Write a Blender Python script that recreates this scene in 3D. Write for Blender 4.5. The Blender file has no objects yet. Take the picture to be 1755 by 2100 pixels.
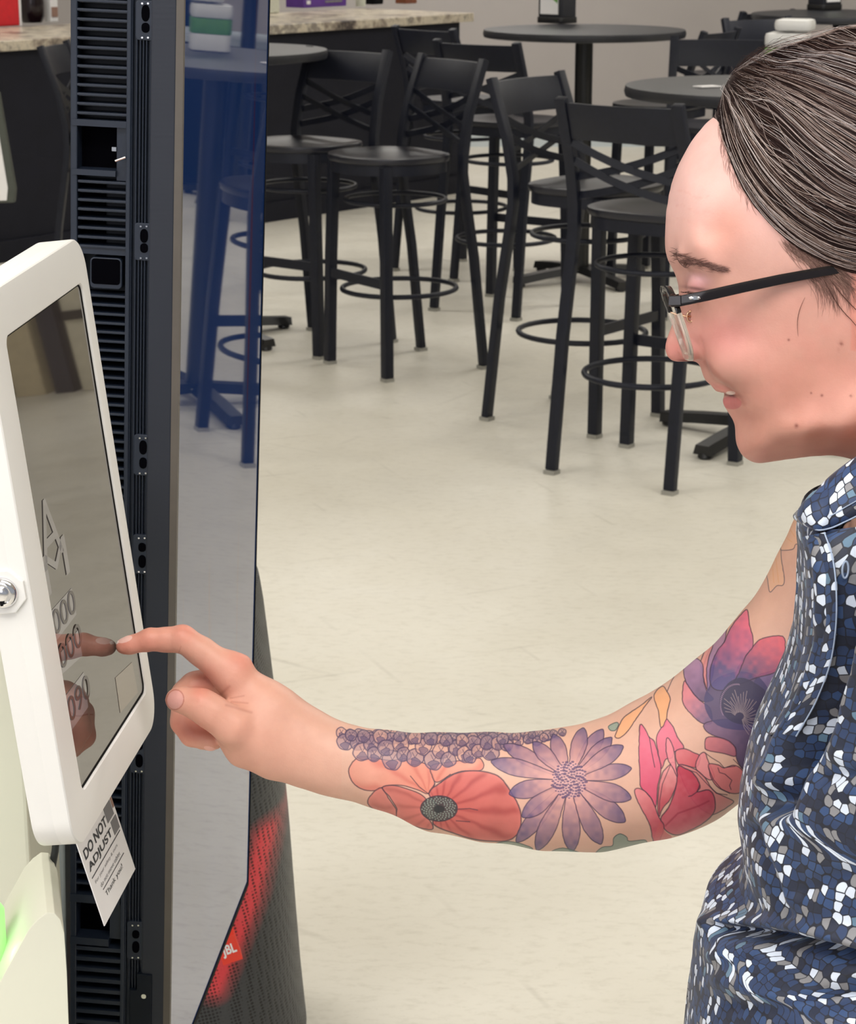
import bpy, bmesh, math, random
import numpy as np
from mathutils import Vector, Matrix

S = bpy.context.scene
COL = S.collection
rnd = random.Random(7)
# ------------------------------------------------------------------ camera
CAM_H, PITCH, F = 1.6106, math.radians(15.578), 4506.0
cam = bpy.data.objects.new('camera', bpy.data.cameras.new('camera'))
COL.objects.link(cam)
cam.location = (0, 0, CAM_H)
cam.rotation_euler = (math.radians(90) - PITCH, 0, 0)
cam.data.sensor_fit = 'HORIZONTAL'
cam.data.sensor_width = 36
cam.data.lens = F / 1755 * 36
cam.data.clip_start = .02
cam.data.dof.use_dof = True
cam.data.dof.focus_distance = 1.55
cam.data.dof.aperture_fstop = 46
S.camera = cam
# ------------------------------------------------------------------ light
S.view_settings.view_transform = 'Standard'
S.view_settings.look = 'None'
S.view_settings.gamma = 1
S.view_settings.use_curve_mapping = False
S.view_settings.exposure = 0.0
world = bpy.data.worlds.new('world'); S.world = world; world.use_nodes = True
bg = world.node_tree.nodes['Background']
bg.inputs[0].default_value = (.90, .94, 1, 1); bg.inputs[1].default_value = 0.42
S.cycles.max_bounces = 7
LIGHTS = [(-2.6, 4.6, 38), (2.2, 4.6, 42), (-2.6, 9.5, 46), (2.2, 9.5, 46), (5.6, 7.5, 46), (5.6, 12.6, 36), (-.2, 13.4, 40), (.4, .2, 52), (-2.8, .4, 34)]
for lx, ly, pw in LIGHTS:
    l = bpy.data.lights.new('ceiling_light_glow', 'AREA'); l.shape = 'RECTANGLE'; l.size = 2.4; l.size_y = 1.2
    l.energy = pw * .79; l.color = (1, .985, .965)
    o = bpy.data.objects.new('ceiling_light_glow', l); COL.objects.link(o); o.location = (lx, ly, 3.16)
# wide area light behind and left of the camera
l = bpy.data.lights.new('rear_left_area_light', 'AREA'); l.shape = 'RECTANGLE'; l.size = 3.0; l.size_y = 2.0; l.energy = 44; l.color = (.98, .95, 1)
o = bpy.data.objects.new('rear_left_area_light', l); COL.objects.link(o); o.location = (-1.9, -1.6, 2.2)
o.rotation_euler = (Vector((1.6, 3.0, -1.0))).to_track_quat('-Z', 'Y').to_euler()

# ------------------------------------------------------------------ helpers
def ray(px, py):
    u = (px - 877.5) / F; v = -(py - 1050) / F
    s, c = math.sin(PITCH), math.cos(PITCH)
    return Vector((u, v * s + c, v * c - s))
O = Vector((0, 0, CAM_H))
def P(px, py, D): return O + ray(px, py) * D            # D: distance along the viewing axis
def PZ(px, py, z): r = ray(px, py); return O + r * ((z - CAM_H) / r.z)
def PY(px, py, y): r = ray(px, py); return O + r * (y / r.y)
def PP(px, py, p0, n): r = ray(px, py); return O + r * ((p0 - O).dot(n) / r.dot(n))
def lin(c): return tuple(((x / 255) / 12.92 if x / 255 <= .04045 else ((x / 255 + .055) / 1.055) ** 2.4) for x in c[:3]) + (1,)

class NT:
    def __init__(s, name):
        s.m = bpy.data.materials.new(name); s.m.use_nodes = True
        s.t = s.m.node_tree; s.b = s.t.nodes['Principled BSDF']
    def n(s, typ, **kw):
        x = s.t.nodes.new(typ)
        for k, v in kw.items(): setattr(x, k, v)
        return x
    def l(s, a, b): s.t.links.new(a, b)
    def coord(s, kind='Object'): return s.n('ShaderNodeTexCoord').outputs[kind]
    def mapping(s, src, scale=(1, 1, 1), rot=(0, 0, 0)):
        m = s.n('ShaderNodeMapping'); m.inputs['Scale'].default_value = scale; m.inputs['Rotation'].default_value = rot
        s.l(src, m.inputs[0]); return m.outputs[0]
    def noise(s, src, scale, detail=4, rough=.55):
        x = s.n('ShaderNodeTexNoise'); x.inputs['Scale'].default_value = scale; x.inputs['Detail'].default_value = detail
        x.inputs['Roughness'].default_value = rough; s.l(src, x.inputs['Vector']); return x.outputs[0]
    def ramp(s, src, stops, interp='LINEAR'):
        x = s.n('ShaderNodeValToRGB'); x.color_ramp.interpolation = interp
        e = x.color_ramp.elements
        while len(e) < len(stops): e.new(.5)
        for i, (p, c) in enumerate(stops): e[i].position = p; e[i].color = c
        s.l(src, x.inputs[0]); return x.outputs[0]
    def mix(s, fac, a, b, mode='MIX'):
        x = s.n('ShaderNodeMix', data_type='RGBA', blend_type=mode)
        for v, i in ((fac, 0), (a, 6), (b, 7)):
            if hasattr(v, 'links'): s.l(v, x.inputs[i])
            else: x.inputs[i].default_value = v
        return x.outputs[2]
    def math(s, op, a, b=0):
        x = s.n('ShaderNodeMath', operation=op)
        for v, i in ((a, 0), (b, 1)):
            if hasattr(v, 'links'): s.l(v, x.inputs[i])
            else: x.inputs[i].default_value = v
        return x.outputs[0]
    def bump(s, src, strength, dist=.002):
        x = s.n('ShaderNodeBump'); x.inputs['Strength'].default_value = strength; x.inputs['Distance'].default_value = dist
        s.l(src, x.inputs['Height']); s.l(x.outputs[0], s.b.inputs['Normal']); return x
def mat(name, rgb, rough=.5, metal=0., var=.08, nscale=30, bump=0., spec=.5, emit=None, es=0, ior=None):
    k = NT(name); c = lin(rgb); co = k.coord()
    nz = k.noise(co, nscale)
    d = tuple(max(0, x * (1 - var)) for x in c[:3]) + (1,); e = tuple(min(1, x * (1 + var)) for x in c[:3]) + (1,)
    k.l(k.ramp(nz, [(.3, d), (.7, e)]), k.b.inputs['Base Color'])
    k.b.inputs['Roughness'].default_value = rough; k.b.inputs['Metallic'].default_value = metal
    k.b.inputs['Specular IOR Level'].default_value = spec
    if ior: k.b.inputs['IOR'].default_value = ior
    if bump: k.bump(k.noise(co, nscale * 4), bump)
    if emit: k.b.inputs['Emission Color'].default_value = lin(emit); k.b.inputs['Emission Strength'].default_value = es
    return k.m

def tag(o, label=None, cat=None, group=None, kind=None):
    for k, v in (('label', label), ('category', cat), ('group', group), ('kind', kind)):
        if v: o[k] = v
    return o
def empty(name, loc=(0, 0, 0), rz=0, label=None, cat=None, group=None):
    o = bpy.data.objects.new(name, None); COL.objects.link(o); o.location = loc; o.rotation_euler = (0, 0, rz)
    return tag(o, label, cat, group)
def link(name, me, m, parent=None, smooth=None):
    for x in (m if isinstance(m, (list, tuple)) else [m]): me.materials.append(x)
    if smooth is not None:
        me.shade_smooth()
        if smooth < 179: me.set_sharp_from_angle(angle=math.radians(smooth))
    o = bpy.data.objects.new(name, me); COL.objects.link(o)
    if parent: o.parent = parent
    return o
class MB:
    """collects shapes, then builds ONE mesh object"""
    def __init__(s): s.v = []; s.f = []
    def add(s, vs, fs):
        n = len(s.v); s.v += [tuple(v) for v in vs]; s.f += [tuple(i + n for i in f) for f in fs]; return s
    def box(s, c, d, M=None):
        vs = [Vector((c[0] + x * d[0] / 2, c[1] + y * d[1] / 2, c[2] + z * d[2] / 2)) for x in (-1, 1) for y in (-1, 1) for z in (-1, 1)]
        if M: vs = [M @ v for v in vs]
        return s.add(vs, [(0, 1, 3, 2), (4, 6, 7, 5), (0, 4, 5, 1), (2, 3, 7, 6), (0, 2, 6, 4), (1, 5, 7, 3)])
    def frame(s, o, ax, ay, az, lo, hi):
        """box in a frame (o; ax, ay, az) from lo to hi"""
        vs = [o + ax * (lo[0], hi[0])[i] + ay * (lo[1], hi[1])[j] + az * (lo[2], hi[2])[k] for i in (0, 1) for j in (0, 1) for k in (0, 1)]
        return s.add(vs, [(0, 1, 3, 2), (4, 6, 7, 5), (0, 4, 5, 1), (2, 3, 7, 6), (0, 2, 6, 4), (1, 5, 7, 3)])
    def sweep(s, pts, sect, closed=False, up=None, scale=None):
        """sweep a closed section [(x, y)] along points"""
        pts = [Vector(p) for p in pts]; n = len(pts); k = len(sect); vs = []
        prev = None
        for i, p in enumerate(pts):
            a = pts[(i - 1) % n] if (closed or i) else p; b = pts[(i + 1) % n] if (closed or i < n - 1) else p
            t = (b - a).normalized()
            u = Vector(up) if up is not None else (prev if prev is not None else (Vector((0, 0, 1)) if abs(t.z) < .9 else Vector((0, 1, 0))))
            x = u.cross(t).normalized(); y = t.cross(x).normalized(); prev = y
            sc = scale[i] if scale else 1
            vs += [p + x * q[0] * sc + y * q[1] * sc for q in sect]
        fs = []
        for i in range(n if closed else n - 1):
            j = (i + 1) % n
            fs += [(i * k + q, i * k + (q + 1) % k, j * k + (q + 1) % k, j * k + q) for q in range(k)]
        if not closed: fs += [tuple(range(k))[::-1], tuple((n - 1) * k + q for q in range(k))]
        return s.add(vs, fs)
    def tube(s, pts, r, k=10, closed=False, scale=None):
        return s.sweep(pts, [(r * math.cos(2 * math.pi * i / k), r * math.sin(2 * math.pi * i / k)) for i in range(k)], closed, None, scale)
    def bar(s, pts, w, d, up=None, closed=False): 
        return s.sweep(pts, [(-w / 2, -d / 2), (w / 2, -d / 2), (w / 2, d / 2), (-w / 2, d / 2)], closed, up)
    def prism(s, poly, o, ax, ay, az, h0, h1):
        n = len(poly)
        vs = [o + ax * p[0] + ay * p[1] + az * h0 for p in poly] + [o + ax * p[0] + ay * p[1] + az * h1 for p in poly]
        return s.add(vs, [tuple(range(n))[::-1], tuple(range(n, 2 * n))] + [(i, (i + 1) % n, n + (i + 1) % n, n + i) for i in range(n)])
    def lathe(s, prof, c=(0, 0, 0), k=32, ax=None):
        c = Vector(c); X, Y, Z = ax or (Vector((1, 0, 0)), Vector((0, 1, 0)), Vector((0, 0, 1)))
        n = len(prof)
        vs = [c + X * r * math.cos(2 * math.pi * i / k) + Y * r * math.sin(2 * math.pi * i / k) + Z * z for r, z in prof for i in range(k)]
        fs = [(a * k + i, a * k + (i + 1) % k, (a + 1) * k + (i + 1) % k, (a + 1) * k + i) for a in range(n - 1) for i in range(k)]
        fs += [tuple(range(k))[::-1], tuple((n - 1) * k + i for i in range(k))]
        return s.add(vs, fs)
    def build(s, name, m, parent=None, smooth=None, bevel=0, seg=2, local=None):
        me = bpy.data.meshes.new(name)
        vs = s.v
        if local is not None: inv = local.inverted(); vs = [inv @ Vector(v) for v in vs]
        me.from_pydata([tuple(v) for v in vs], [], s.f); me.update()
        bm = bmesh.new(); bm.from_mesh(me); bmesh.ops.recalc_face_normals(bm, faces=bm.faces)
        if bevel: 
            bmesh.ops.remove_doubles(bm, verts=bm.verts, dist=1e-6)
            es = [e for e in bm.edges if len(e.link_faces) == 2 and e.calc_face_angle(0) > .6]
            bmesh.ops.bevel(bm, geom=es, offset=bevel, segments=seg, affect='EDGES', profile=.6, clamp_overlap=True)
        bm.to_mesh(me); bm.free()
        return link(name, me, m, parent, smooth)
def rrect(x0, y0, x1, y1, r, k=6):
    pts = []
    for cx, cy, a in ((x1 - r, y1 - r, 0), (x0 + r, y1 - r, 90), (x0 + r, y0 + r, 180), (x1 - r, y0 + r, 270)):
        pts += [(cx + r * math.cos(math.radians(a + 90 * i / k)), cy + r * math.sin(math.radians(a + 90 * i / k))) for i in range(k + 1)]
    return pts
def copy_tree(o, parent=None):
    c = o.copy(); COL.objects.link(c); c.parent = parent
    for ch in list(o.children): copy_tree(ch, c)
    return c
def text(name, s, size, o, ax, ay, m, parent, width=None, height=None, ex=.0002, bold=0.0, cx='LEFT', shear=0):
    cu = bpy.data.curves.new(name, 'FONT'); cu.body = s; cu.size = 1; cu.extrude = 0; cu.offset = bold; cu.shear = shear
    t = bpy.data.objects.new(name, cu); COL.objects.link(t)
    me = bpy.data.meshes.new_from_object(t.evaluated_get(bpy.context.evaluated_depsgraph_get()))
    bpy.data.objects.remove(t); bpy.data.curves.remove(cu)
    xs = [v.co.x for v in me.vertices]; ys = [v.co.y for v in me.vertices]
    x0, x1, y0, y1 = min(xs), max(xs), min(ys), max(ys)
    sx = width / (x1 - x0) if width else size; sy = height / (y1 - y0) if height else size
    az = ax.cross(ay).normalized()
    for v in me.vertices:
        v.co = o + ax * (v.co.x - x0) * sx + ay * (v.co.y - y0) * sy + az * ex
    me.name = name
    return link(name, me, m, parent)

# ------------------------------------------------------------------ materials
def floor_mat():
    k = NT('cream_vinyl_floor'); co = k.coord()
    base = k.ramp(k.noise(k.mapping(co, (1, 1, 1)), 1.3, 5, .6), [(.3, lin((213, 208, 195))), (.7, lin((224, 220, 209)))])
    st = k.noise(k.mapping(co, (9, 20, 10), (0, 0, .35)), 3.0, 8, .7)
    c = k.mix(k.ramp(st, [(.50, (0, 0, 0, 1)), (.72, (.42, .42, .42, 1))]), base, lin((178, 172, 156)))
    sp = k.noise(k.mapping(co, (34, 50, 10)), 2.4, 4, .6)
    c = k.mix(k.ramp(sp, [(.64, (0, 0, 0, 1)), (.74, (.30, .30, .30, 1))]), c, lin((158, 150, 132)))
    # fine scuffs: thin lines in several directions
    for a, sc, w in ((.5, 1.7, .0035), (1.15, 2.3, .003), (2.2, 1.9, .0028), (2.75, 2.9, .0025)):
        w0 = k.n('ShaderNodeTexWave'); w0.wave_type = 'BANDS'; w0.inputs['Scale'].default_value = sc * .33
        w0.inputs['Distortion'].default_value = 1.6; w0.inputs['Detail'].default_value = 1; w0.inputs['Detail Scale'].default_value = .35
        k.l(k.mapping(co, (1, 1, 1), (0, 0, a)), w0.inputs[0])
        ln = k.ramp(w0.outputs[1], [(0, (1, 1, 1, 1)), (w, (0, 0, 0, 1))])
        pt = k.ramp(k.noise(co, 1.9 + a, 2), [(.55, (0, 0, 0, 1)), (.70, (.20, .20, .20, 1))])
        c = k.mix(k.math('MULTIPLY', ln, pt), c, lin((120, 112, 96)))
    k.l(c, k.b.inputs['Base Color'])
    k.l(k.ramp(k.noise(co, 6, 4), [(.3, (.30,) * 3 + (1,)), (.7, (.46,) * 3 + (1,))]), k.b.inputs['Roughness'])
    k.b.inputs['Specular IOR Level'].default_value = .42
    k.bump(st, .06, .001)
    return k.m
def marble_mat():
    k = NT('veined_stone_top'); co = k.coord()
    n1 = k.noise(k.mapping(co, (1, 1, 1), (0, 0, .7)), 5, 8, .7)
    c = k.ramp(n1, [(.34, lin((70, 62, 60))), (.44, lin((150, 138, 124))), (.52, lin((205, 194, 174))), (.6, lin((128, 120, 112))), (.7, lin((210, 200, 182)))])
    k.l(c, k.b.inputs['Base Color']); k.b.inputs['Roughness'].default_value = .3
    return k.m
M = {}
M['wall'] = mat('grey_painted_wall', (172, 166, 164), .85, var=.03, nscale=2, bump=.05)
M['wall2'] = mat('pale_painted_wall', (196, 193, 188), .85, var=.03, nscale=2)
M['ceiling'] = mat('white_ceiling_tile', (226, 224, 218), .9, var=.03, nscale=6)
M['stool'] = mat('black_powder_coated_steel', (22, 25, 37), .45, var=.12, nscale=60, bump=.05, spec=.3)
M['seat'] = mat('black_stained_wood_seat', (27, 28, 38), .36, var=.15, nscale=25)
M['glide'] = mat('clear_plastic_glide', (150, 148, 140), .4)
M['table'] = mat('black_table_laminate', (34, 35, 41), .42, var=.12, nscale=25)
M['iron'] = mat('black_cast_iron', (20, 20, 22), .35, var=.2, nscale=80)
M['counter'] = mat('charcoal_counter_panel', (25, 26, 35), .6, var=.12, nscale=8, spec=.2)
M['white'] = mat('white_plastic', (226, 225, 222), .38, var=.015, nscale=10)
M['cream'] = mat('cream_white_laminate', (222, 222, 205), .4, var=.02, nscale=5)
M['pale'] = mat('pale_grey_laminate', (196, 204, 208), .42, var=.02, nscale=5)
M['chrome'] = mat('polished_chrome', (225, 225, 228), .12, metal=1, var=.02)
M['black'] = mat('matte_black', (8, 8, 10), .8, var=.2, spec=.15)
M['rubber'] = mat('black_rubber_cable', (22, 26, 26), .5)
M['tvbody'] = mat('blue_black_plastic', (27, 35, 49), .42, var=.08, nscale=50, bump=.03, spec=.4)
M['tvdark'] = mat('dark_plastic_recess', (11, 18, 28), .5, var=.1, nscale=50, spec=.2)
M['tvhole'] = mat('black_opening', (2, 2, 5), .95, spec=.04)
M['tvtaupe'] = mat('taupe_bezel_strip', (84, 78, 72), .5)
M['paper'] = mat('white_paper_card', (232, 230, 230), .8, var=.01)
M['ink'] = mat('dark_print', (50, 50, 54), .8)
M['greyink'] = mat('grey_print', (120, 118, 120), .8)
M['brownink'] = mat('brown_picture_print', (150, 118, 104), .8)
M['red'] = mat('red_plastic', (205, 28, 38), .5)
M['purple'] = mat('purple_print', (92, 52, 140), .5)
M['green'] = mat('green_print', (96, 150, 66), .5)
M['brown'] = mat('brown_wood', (120, 68, 44), .5, var=.2)
M['glassy'] = mat('dark_cup_glass', (26, 14, 18), .15)

# ------------------------------------------------------------------ room
def struct(name, mb, m, **k): return tag(mb.build(name, m, **k), kind='structure')
struct('floor', MB().box((1.5, 6.5, -.05), (16, 20.2, .1)), floor_mat())
struct('wall_back', MB().box((1.5, 15.1, 1.6), (16, .2, 3.2)), M['wall'])
struct('wall_left', MB().box((-6.45, 6.5, 1.6), (.1, 20, 3.2)), M['wall2'])
struct('wall_right', MB().box((9.45, 6.5, 1.6), (.1, 20, 3.2)), M['wall2'])
struct('baseboard_back', MB().box((1.5, 14.985, .05), (15.8, .03, .1)), M['pale'])
struct('ceiling', MB().box((1.5, 6.5, 3.25), (16, 20.2, .1)), M['ceiling'])
mlight = mat('lit_ceiling_diffuser', (255, 250, 240), .5, emit=(255, 249, 238), es=3.2)
LPLACE = ['over the tall screen', 'over the near round table', 'over the long charcoal counter', 'over the far pole table', 'over the added panels', 'over the added low cabinet by the back wall', 'nearest the grey back wall', 'over the person', 'over the kiosk corner']
for (lx, ly, pw), wh in zip(LIGHTS, LPLACE):
    t = empty('ceiling_light', (lx, ly, 3.2), 0, 'rectangular lit ceiling panel with white frame, ' + wh, 'ceiling light', 'ceiling light panels')
    f_ = MB()
    for a, b, c, d in ((0, .62, 2.5, .04), (0, -.62, 2.5, .04), (1.23, 0, .04, 1.2), (-1.23, 0, .04, 1.2)): f_.box((a, b, -.02), (c, d, .04))
    f_.build('frame', M['white'], t); MB().box((0, 0, -.008), (2.42, 1.2, .012)).build('diffuser', mlight, t)

# ------------------------------------------------------------------ counter
A = Vector((-4.3, 7.33, 0)); B = Vector((.178, 12.56, 0))
A = B + (Vector((-1.93, 10.1, 0)) - B).normalized() * 6.2
ct = (B - A).normalized(); cn = Vector((-ct.y, ct.x, 0)); Z = Vector((0, 0, 1))
L = (B - A).length
cb = MB().frame(A, ct, cn, Z, (0, 0, 0), (L, .7, .95)).frame(A, ct, cn, Z, (-.0, -.02, .0), (L, 0, .10))
cobj = cb.build('serving_counter', M['counter'], bevel=.004)
tag(cobj, 'long charcoal serving counter with a dark panelled front below the stone top', 'counter')
tag(MB().frame(A, ct, cn, Z, (-.03, -.045, .952), (L + .07, .8, 1.0)).build('counter_worktop', marble_mat(), bevel=.006),
    'brown and cream veined stone worktop lying on the charcoal counter', 'worktop')

# ------------------------------------------------------------------ bar stools
WB, DB, WT, DT, WF, DF = .197, .248, .185, .249, .186, .157
def bez(a, b, c, n):
    return [Vector(a) * (1 - t) ** 2 + Vector(b) * 2 * t * (1 - t) + Vector(c) * t * t for t in [i / n for i in range(n + 1)]]
def make_stool():
    t = empty('bar_stool')
    sw = .034
    for s in (-1, 1):
        pts = [(WB * s, -DB, .012), (WB * s * .985, -.205, .40), (WB * s * .975, -.172, .60), (WB * s * .97, -.158, .70), (WB * s * .965, -.160, .78), (WB * s * .955, -.185, .90), (WT * s, -DT, 1.08)]
        MB().bar(pts, sw, .024, up=(0, 1, .05)).build('back_post', M['stool'], t, smooth=40, bevel=.003)
        MB().bar([(WB * s, -DB, 0), (WB * s, -DB, .012)], .036, .036, up=(0, 1, 0)).build('foot_glide', M['glide'], t)
        MB().bar([(WF * s, DF, .012), (WF * s * .95, DF * .97, .4), (WF * s * .88, DF * .92, .735)], .034, .034, up=(0, 1, 0)).build('leg', M['stool'], t, smooth=40, bevel=.003)
        MB().bar([(WF * s, DF, 0), (WF * s, DF, .012)], .036, .036, up=(0, 1, 0)).build('foot_glide', M['glide'], t)
    # seat: D shaped dished board on a steel rim
    prof = []
    for i in range(48):
        a = 2 * math.pi * i / 48
        x, y = math.cos(a), math.sin(a)
        ex = .75 if y < 0 else .95
        prof.append((.212 * math.copysign(abs(x) ** ex, x), .02 + (.205 if y > 0 else .178) * math.copysign(abs(y) ** ex, y)))
    b = MB(); rings = [(1, .742), (1.02, .752), (1.01, .762), (.93, .764), (.72, .757), (.4, .753), (.12, .752)]
    vs = [(p[0] * s, .02 + (p[1] - .02) * s, z) for s, z in rings for p in prof]
    n = 48; fs = [(r * n + i, r * n + (i + 1) % n, (r + 1) * n + (i + 1) % n, (r + 1) * n + i) for r in range(len(rings) - 1) for i in range(n)]
    fs += [tuple(range(n))[::-1], tuple((len(rings) - 1) * n + i for i in range(n))]
    b.add(vs, fs).build('seat', M['seat'], t, smooth=50)
    rim = [(p[0] * .93, .02 + (p[1] - .02) * .93, .722) for p in prof]
    MB().bar(rim, .016, .036, up=(0, 0, 1), closed=True).build('seat_rim', M['stool'], t, smooth=40)
    # top rail, bowed backwards
    q = []
    for i in range(13):
        u = i / 12 * 2 - 1; q.append((u * WT, -DT + .012 - .030 * (1 - u * u), 0))
    b = MB()
    vs = []; th = .012
    for x, y, _ in q:
        for zz, yy in ((1.068, -.004), (.965, .032)):
            vs += [(x, y + yy - th / 2, zz), (x, y + yy + th / 2, zz)]
    fs = []
    for i in range(12):
        a = i * 4; c = a + 4
        fs += [(a, a + 1, c + 1, c), (a + 2, c + 2, c + 3, a + 3), (a, c, c + 2, a + 2), (a + 1, a + 3, c + 3, c + 1)]
    fs += [(0, 2, 3, 1), (48, 49, 51, 50)]
    b.add(vs, fs).build('top_rail', M['stool'], t, smooth=40, bevel=.002)
    # crossed slats: two bars each way
    def yat(z): return np.interp(z, [.70, .78, .90, 1.08], [-.158, -.160, -.185, -.249])
    for s in (-1, 1):
        for dz in (0, .055):
            z0, z1 = .80 + dz, .905 + dz
            pts = []
            for i in range(9):
                u = i / 8; z = z0 + (z1 - z0) * u + .012 * math.sin(math.pi * u)*(-1)
                pts.append((s * (-.18 + .36 * u), yat(z) - .020 * math.sin(math.pi * u) + .004 * s, z))
            MB().bar(pts, .005, .022, up=(0, .25, 1)).build('cross_slat', M['stool'], t, smooth=40)
    # foot ring through the legs, front footrest and the hoop under the seat
    ring = [(.197 * math.cos(2 * math.pi * i / 40), -.02 + .205 * math.sin(2 * math.pi * i / 40), .285) for i in range(40)]
    MB().tube(ring, .009, 8, closed=True).build('foot_ring', M['stool'], t, smooth=60)
    ring = [(.178 * math.cos(2 * math.pi * i / 40), -.005 + .175 * math.sin(2 * math.pi * i / 40), .60) for i in range(40)]
    MB().tube(ring, .008, 8, closed=True).build('support_hoop', M['stool'], t, smooth=60)
    MB().bar([(-.180, DF + .004, .335), (.180, DF + .004, .335)], .010, .034, up=(0, 0, 1)).build('footrest', M['stool'], t, bevel=.002)
    return t
stool0 = make_stool()
GR = 'bar stools standing around the high tables'
stools = [
 ((.665, 6.279), -35.8, 'black bar stool standing nearest the camera with its crossed back turned to us'),
 ((.506, 6.883), -127.5, 'black bar stool turned to the right, just left of and behind the nearest stool'),
 ((-.118, 7.705), 124.7, 'black bar stool facing left, right one of the pair before the charcoal counter'),
 ((-.446, 8.088), 141.8, 'black bar stool facing left, half hidden by the tall screen edge and round table'),
 ((.328, 8.922), -34.6, 'black bar stool seen from behind through the gap above the pair of stools at centre'),
 ((.165, 9.85), -48, 'black bar stool farthest back beside the counter end, at left of the far pedestal table'),
 ((1.03, 9.65), 60, 'black bar stool facing left under the right rim of the far pedestal table'),
 ((1.14, 8.75), 172, 'black bar stool facing us, standing behind the near round table'),
 ((1.53, 11.35), 40, 'black bar stool at the far back, left of the farthest table'),
 ((1.66, 10.3), -150, 'black bar stool at the back right, in front of the farthest table'),
 ((-1.19, 8.58), -96, 'black bar stool left of the tall screen, only its back post showing against the counter'),
]
for i, ((x, y), a, lb) in enumerate(stools):
    o = stool0 if i == 0 else copy_tree(stool0)
    o.location = (x, y, 0); o.rotation_euler = (0, 0, math.radians(a)); tag(o, lb, 'bar stool', GR)

# ------------------------------------------------------------------ pedestal tables
def make_table():
    t = empty('pedestal_table')
    MB().lathe([(.40, 1.045), (.428, 1.048), (.432, 1.062), (.428, 1.078), (.40, 1.08), (.1, 1.08)], k=64).build('table_top', M['table'], t, smooth=40)
    MB().lathe([(.038, .06), (.038, 1.045)], k=20).build('column', M['iron'], t, smooth=40)
    MB().lathe([(.12, 1.03), (.12, 1.045)], k=20).build('top_plate', M['iron'], t, smooth=40)
    for k in range(4):
        a = math.pi / 2 * k; dx, dy = math.cos(a), math.sin(a)
        MB().sweep([(dx * .03, dy * .03, .055), (dx * .2, dy * .2, .042), (dx * .33, dy * .33, .028)], [(-.032, -.014), (.032, -.014), (.022, .016), (-.022, .016)], up=(0, 0, 1)).build('base_arm', M['iron'], t, smooth=40)
        MB().lathe([(.018, 0), (.024, .006), (.02, .02)], (dx * .31, dy * .31, 0), 14).build('leveling_foot', M['iron'], t, smooth=40)
    return t
tb = make_table()
tables = [((1.015, 6.62), 53, 'round black high table close behind the forehead, with a napkin dispenser on it'),
          ((.665, 9.55), 30, 'round black high table on one pole against the grey wall, with a dark dispenser'),
          ((-.80, 8.25), 40, 'round black high table half hidden behind the left side screen'),
          ((2.0, 10.9), 20, 'round black high table farthest right at the back, above the hair')]
for i, ((x, y), a, lb) in enumerate(tables):
    o = tb if i == 0 else copy_tree(tb)
    o.location = (x, y, 0); o.rotation_euler = (0, 0, math.radians(a)); tag(o, lb, 'table', 'round pedestal tables in the room')

# ------------------------------------------------------------------ napkin dispensers
def make_disp():
    t = empty('napkin_dispenser')
    b = MB(); b.prism(rrect(-.075, -.06, .075, .06, .02), Vector((0, 0, 0)), Vector((1, 0, 0)), Vector((0, 1, 0)), Z, 0, .028)
    b.build('base', M['iron'], t, smooth=40, bevel=.004)
    MB().prism(rrect(-.068, -.055, .068, .055, .012), Vector((0, 0, 0)), Vector((1, 0, 0)), Vector((0, 1, 0)), Z, .028, .19).build('housing', M['table'], t, smooth=40, bevel=.004)
    MB().prism(rrect(-.07, -.057, .07, .057, .025), Vector((0, 0, 0)), Vector((1, 0, 0)), Vector((0, 1, 0)), Z, .19, .235).build('cap', M['iron'], t, smooth=40, bevel=.01)
    for s, an in ((-1, 0), (1, 0)):
        c = MB().box((0, s * .0565, .10), (.10, .003, .12)).build('label_card', M['paper'], t)
        g = MB().prism([(-.048, .02), (-.02, .005), (.01, .012), (.048, -.012), (.048, .058), (-.048, .058)], Vector((0, s * .0585, .10)), Vector((1, 0, 0)), Z, Vector((0, s, 0)), 0, .001).build('leaf_print', M['green'], c)
    return t
d0 = make_disp()
def place(o, loc, a, lb, cat, gr): o.location = loc; o.rotation_euler = (0, 0, math.radians(a)); tag(o, lb, cat, gr)
place(d0, PZ(1142, 47, 1.081), -42, 'dark napkin dispenser with green and white card on the pole table at centre back', 'napkin dispenser', 'napkin dispensers on the tables')
place(copy_tree(d0), PZ(1690, 20, 1.081), 40, 'dark napkin dispenser at the upper right edge on the farthest table', 'napkin dispenser', 'napkin dispensers on the tables')
# the white one beside the head
t = empty('napkin_box', PZ(1612, 164, 1.081), math.radians(-20), 'white rounded napkin box with a green band on the near table beside the hair', 'napkin dispenser')
X_, Y_ = Vector((1, 0, 0)), Vector((0, 1, 0))
MB().prism(rrect(-.062, -.05, .062, .05, .02), Vector((0, 0, 0)), X_, Y_, Z, 0, .052).build('lower_shell', M['white'], t, smooth=40, bevel=.004)
MB().prism(rrect(-.063, -.051, .063, .051, .02), Vector((0, 0, 0)), X_, Y_, Z, .052, .098).build('green_band', M['green'], t, smooth=40, bevel=.002)
MB().prism(rrect(-.064, -.052, .064, .052, .02), Vector((0, 0, 0)), X_, Y_, Z, .098, .142).build('upper_shell', M['white'], t, smooth=40, bevel=.012)
MB().prism(rrect(-.046, -.052, .066, .052, .02), Vector((0.01, 0, 0)), X_, Y_, Z, .148, .182).build('lid', M['white'], t, smooth=40, bevel=.012)
t = MB().box((0, 0, .0), (.07, .045, .003)).build('paper_scrap', M['paper']); t.location = PZ(1450, 177, 1.084); t.rotation_euler = (0, 0, .5)
tag(t, 'crumpled white paper scrap lying on the near round table', 'paper')

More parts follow.
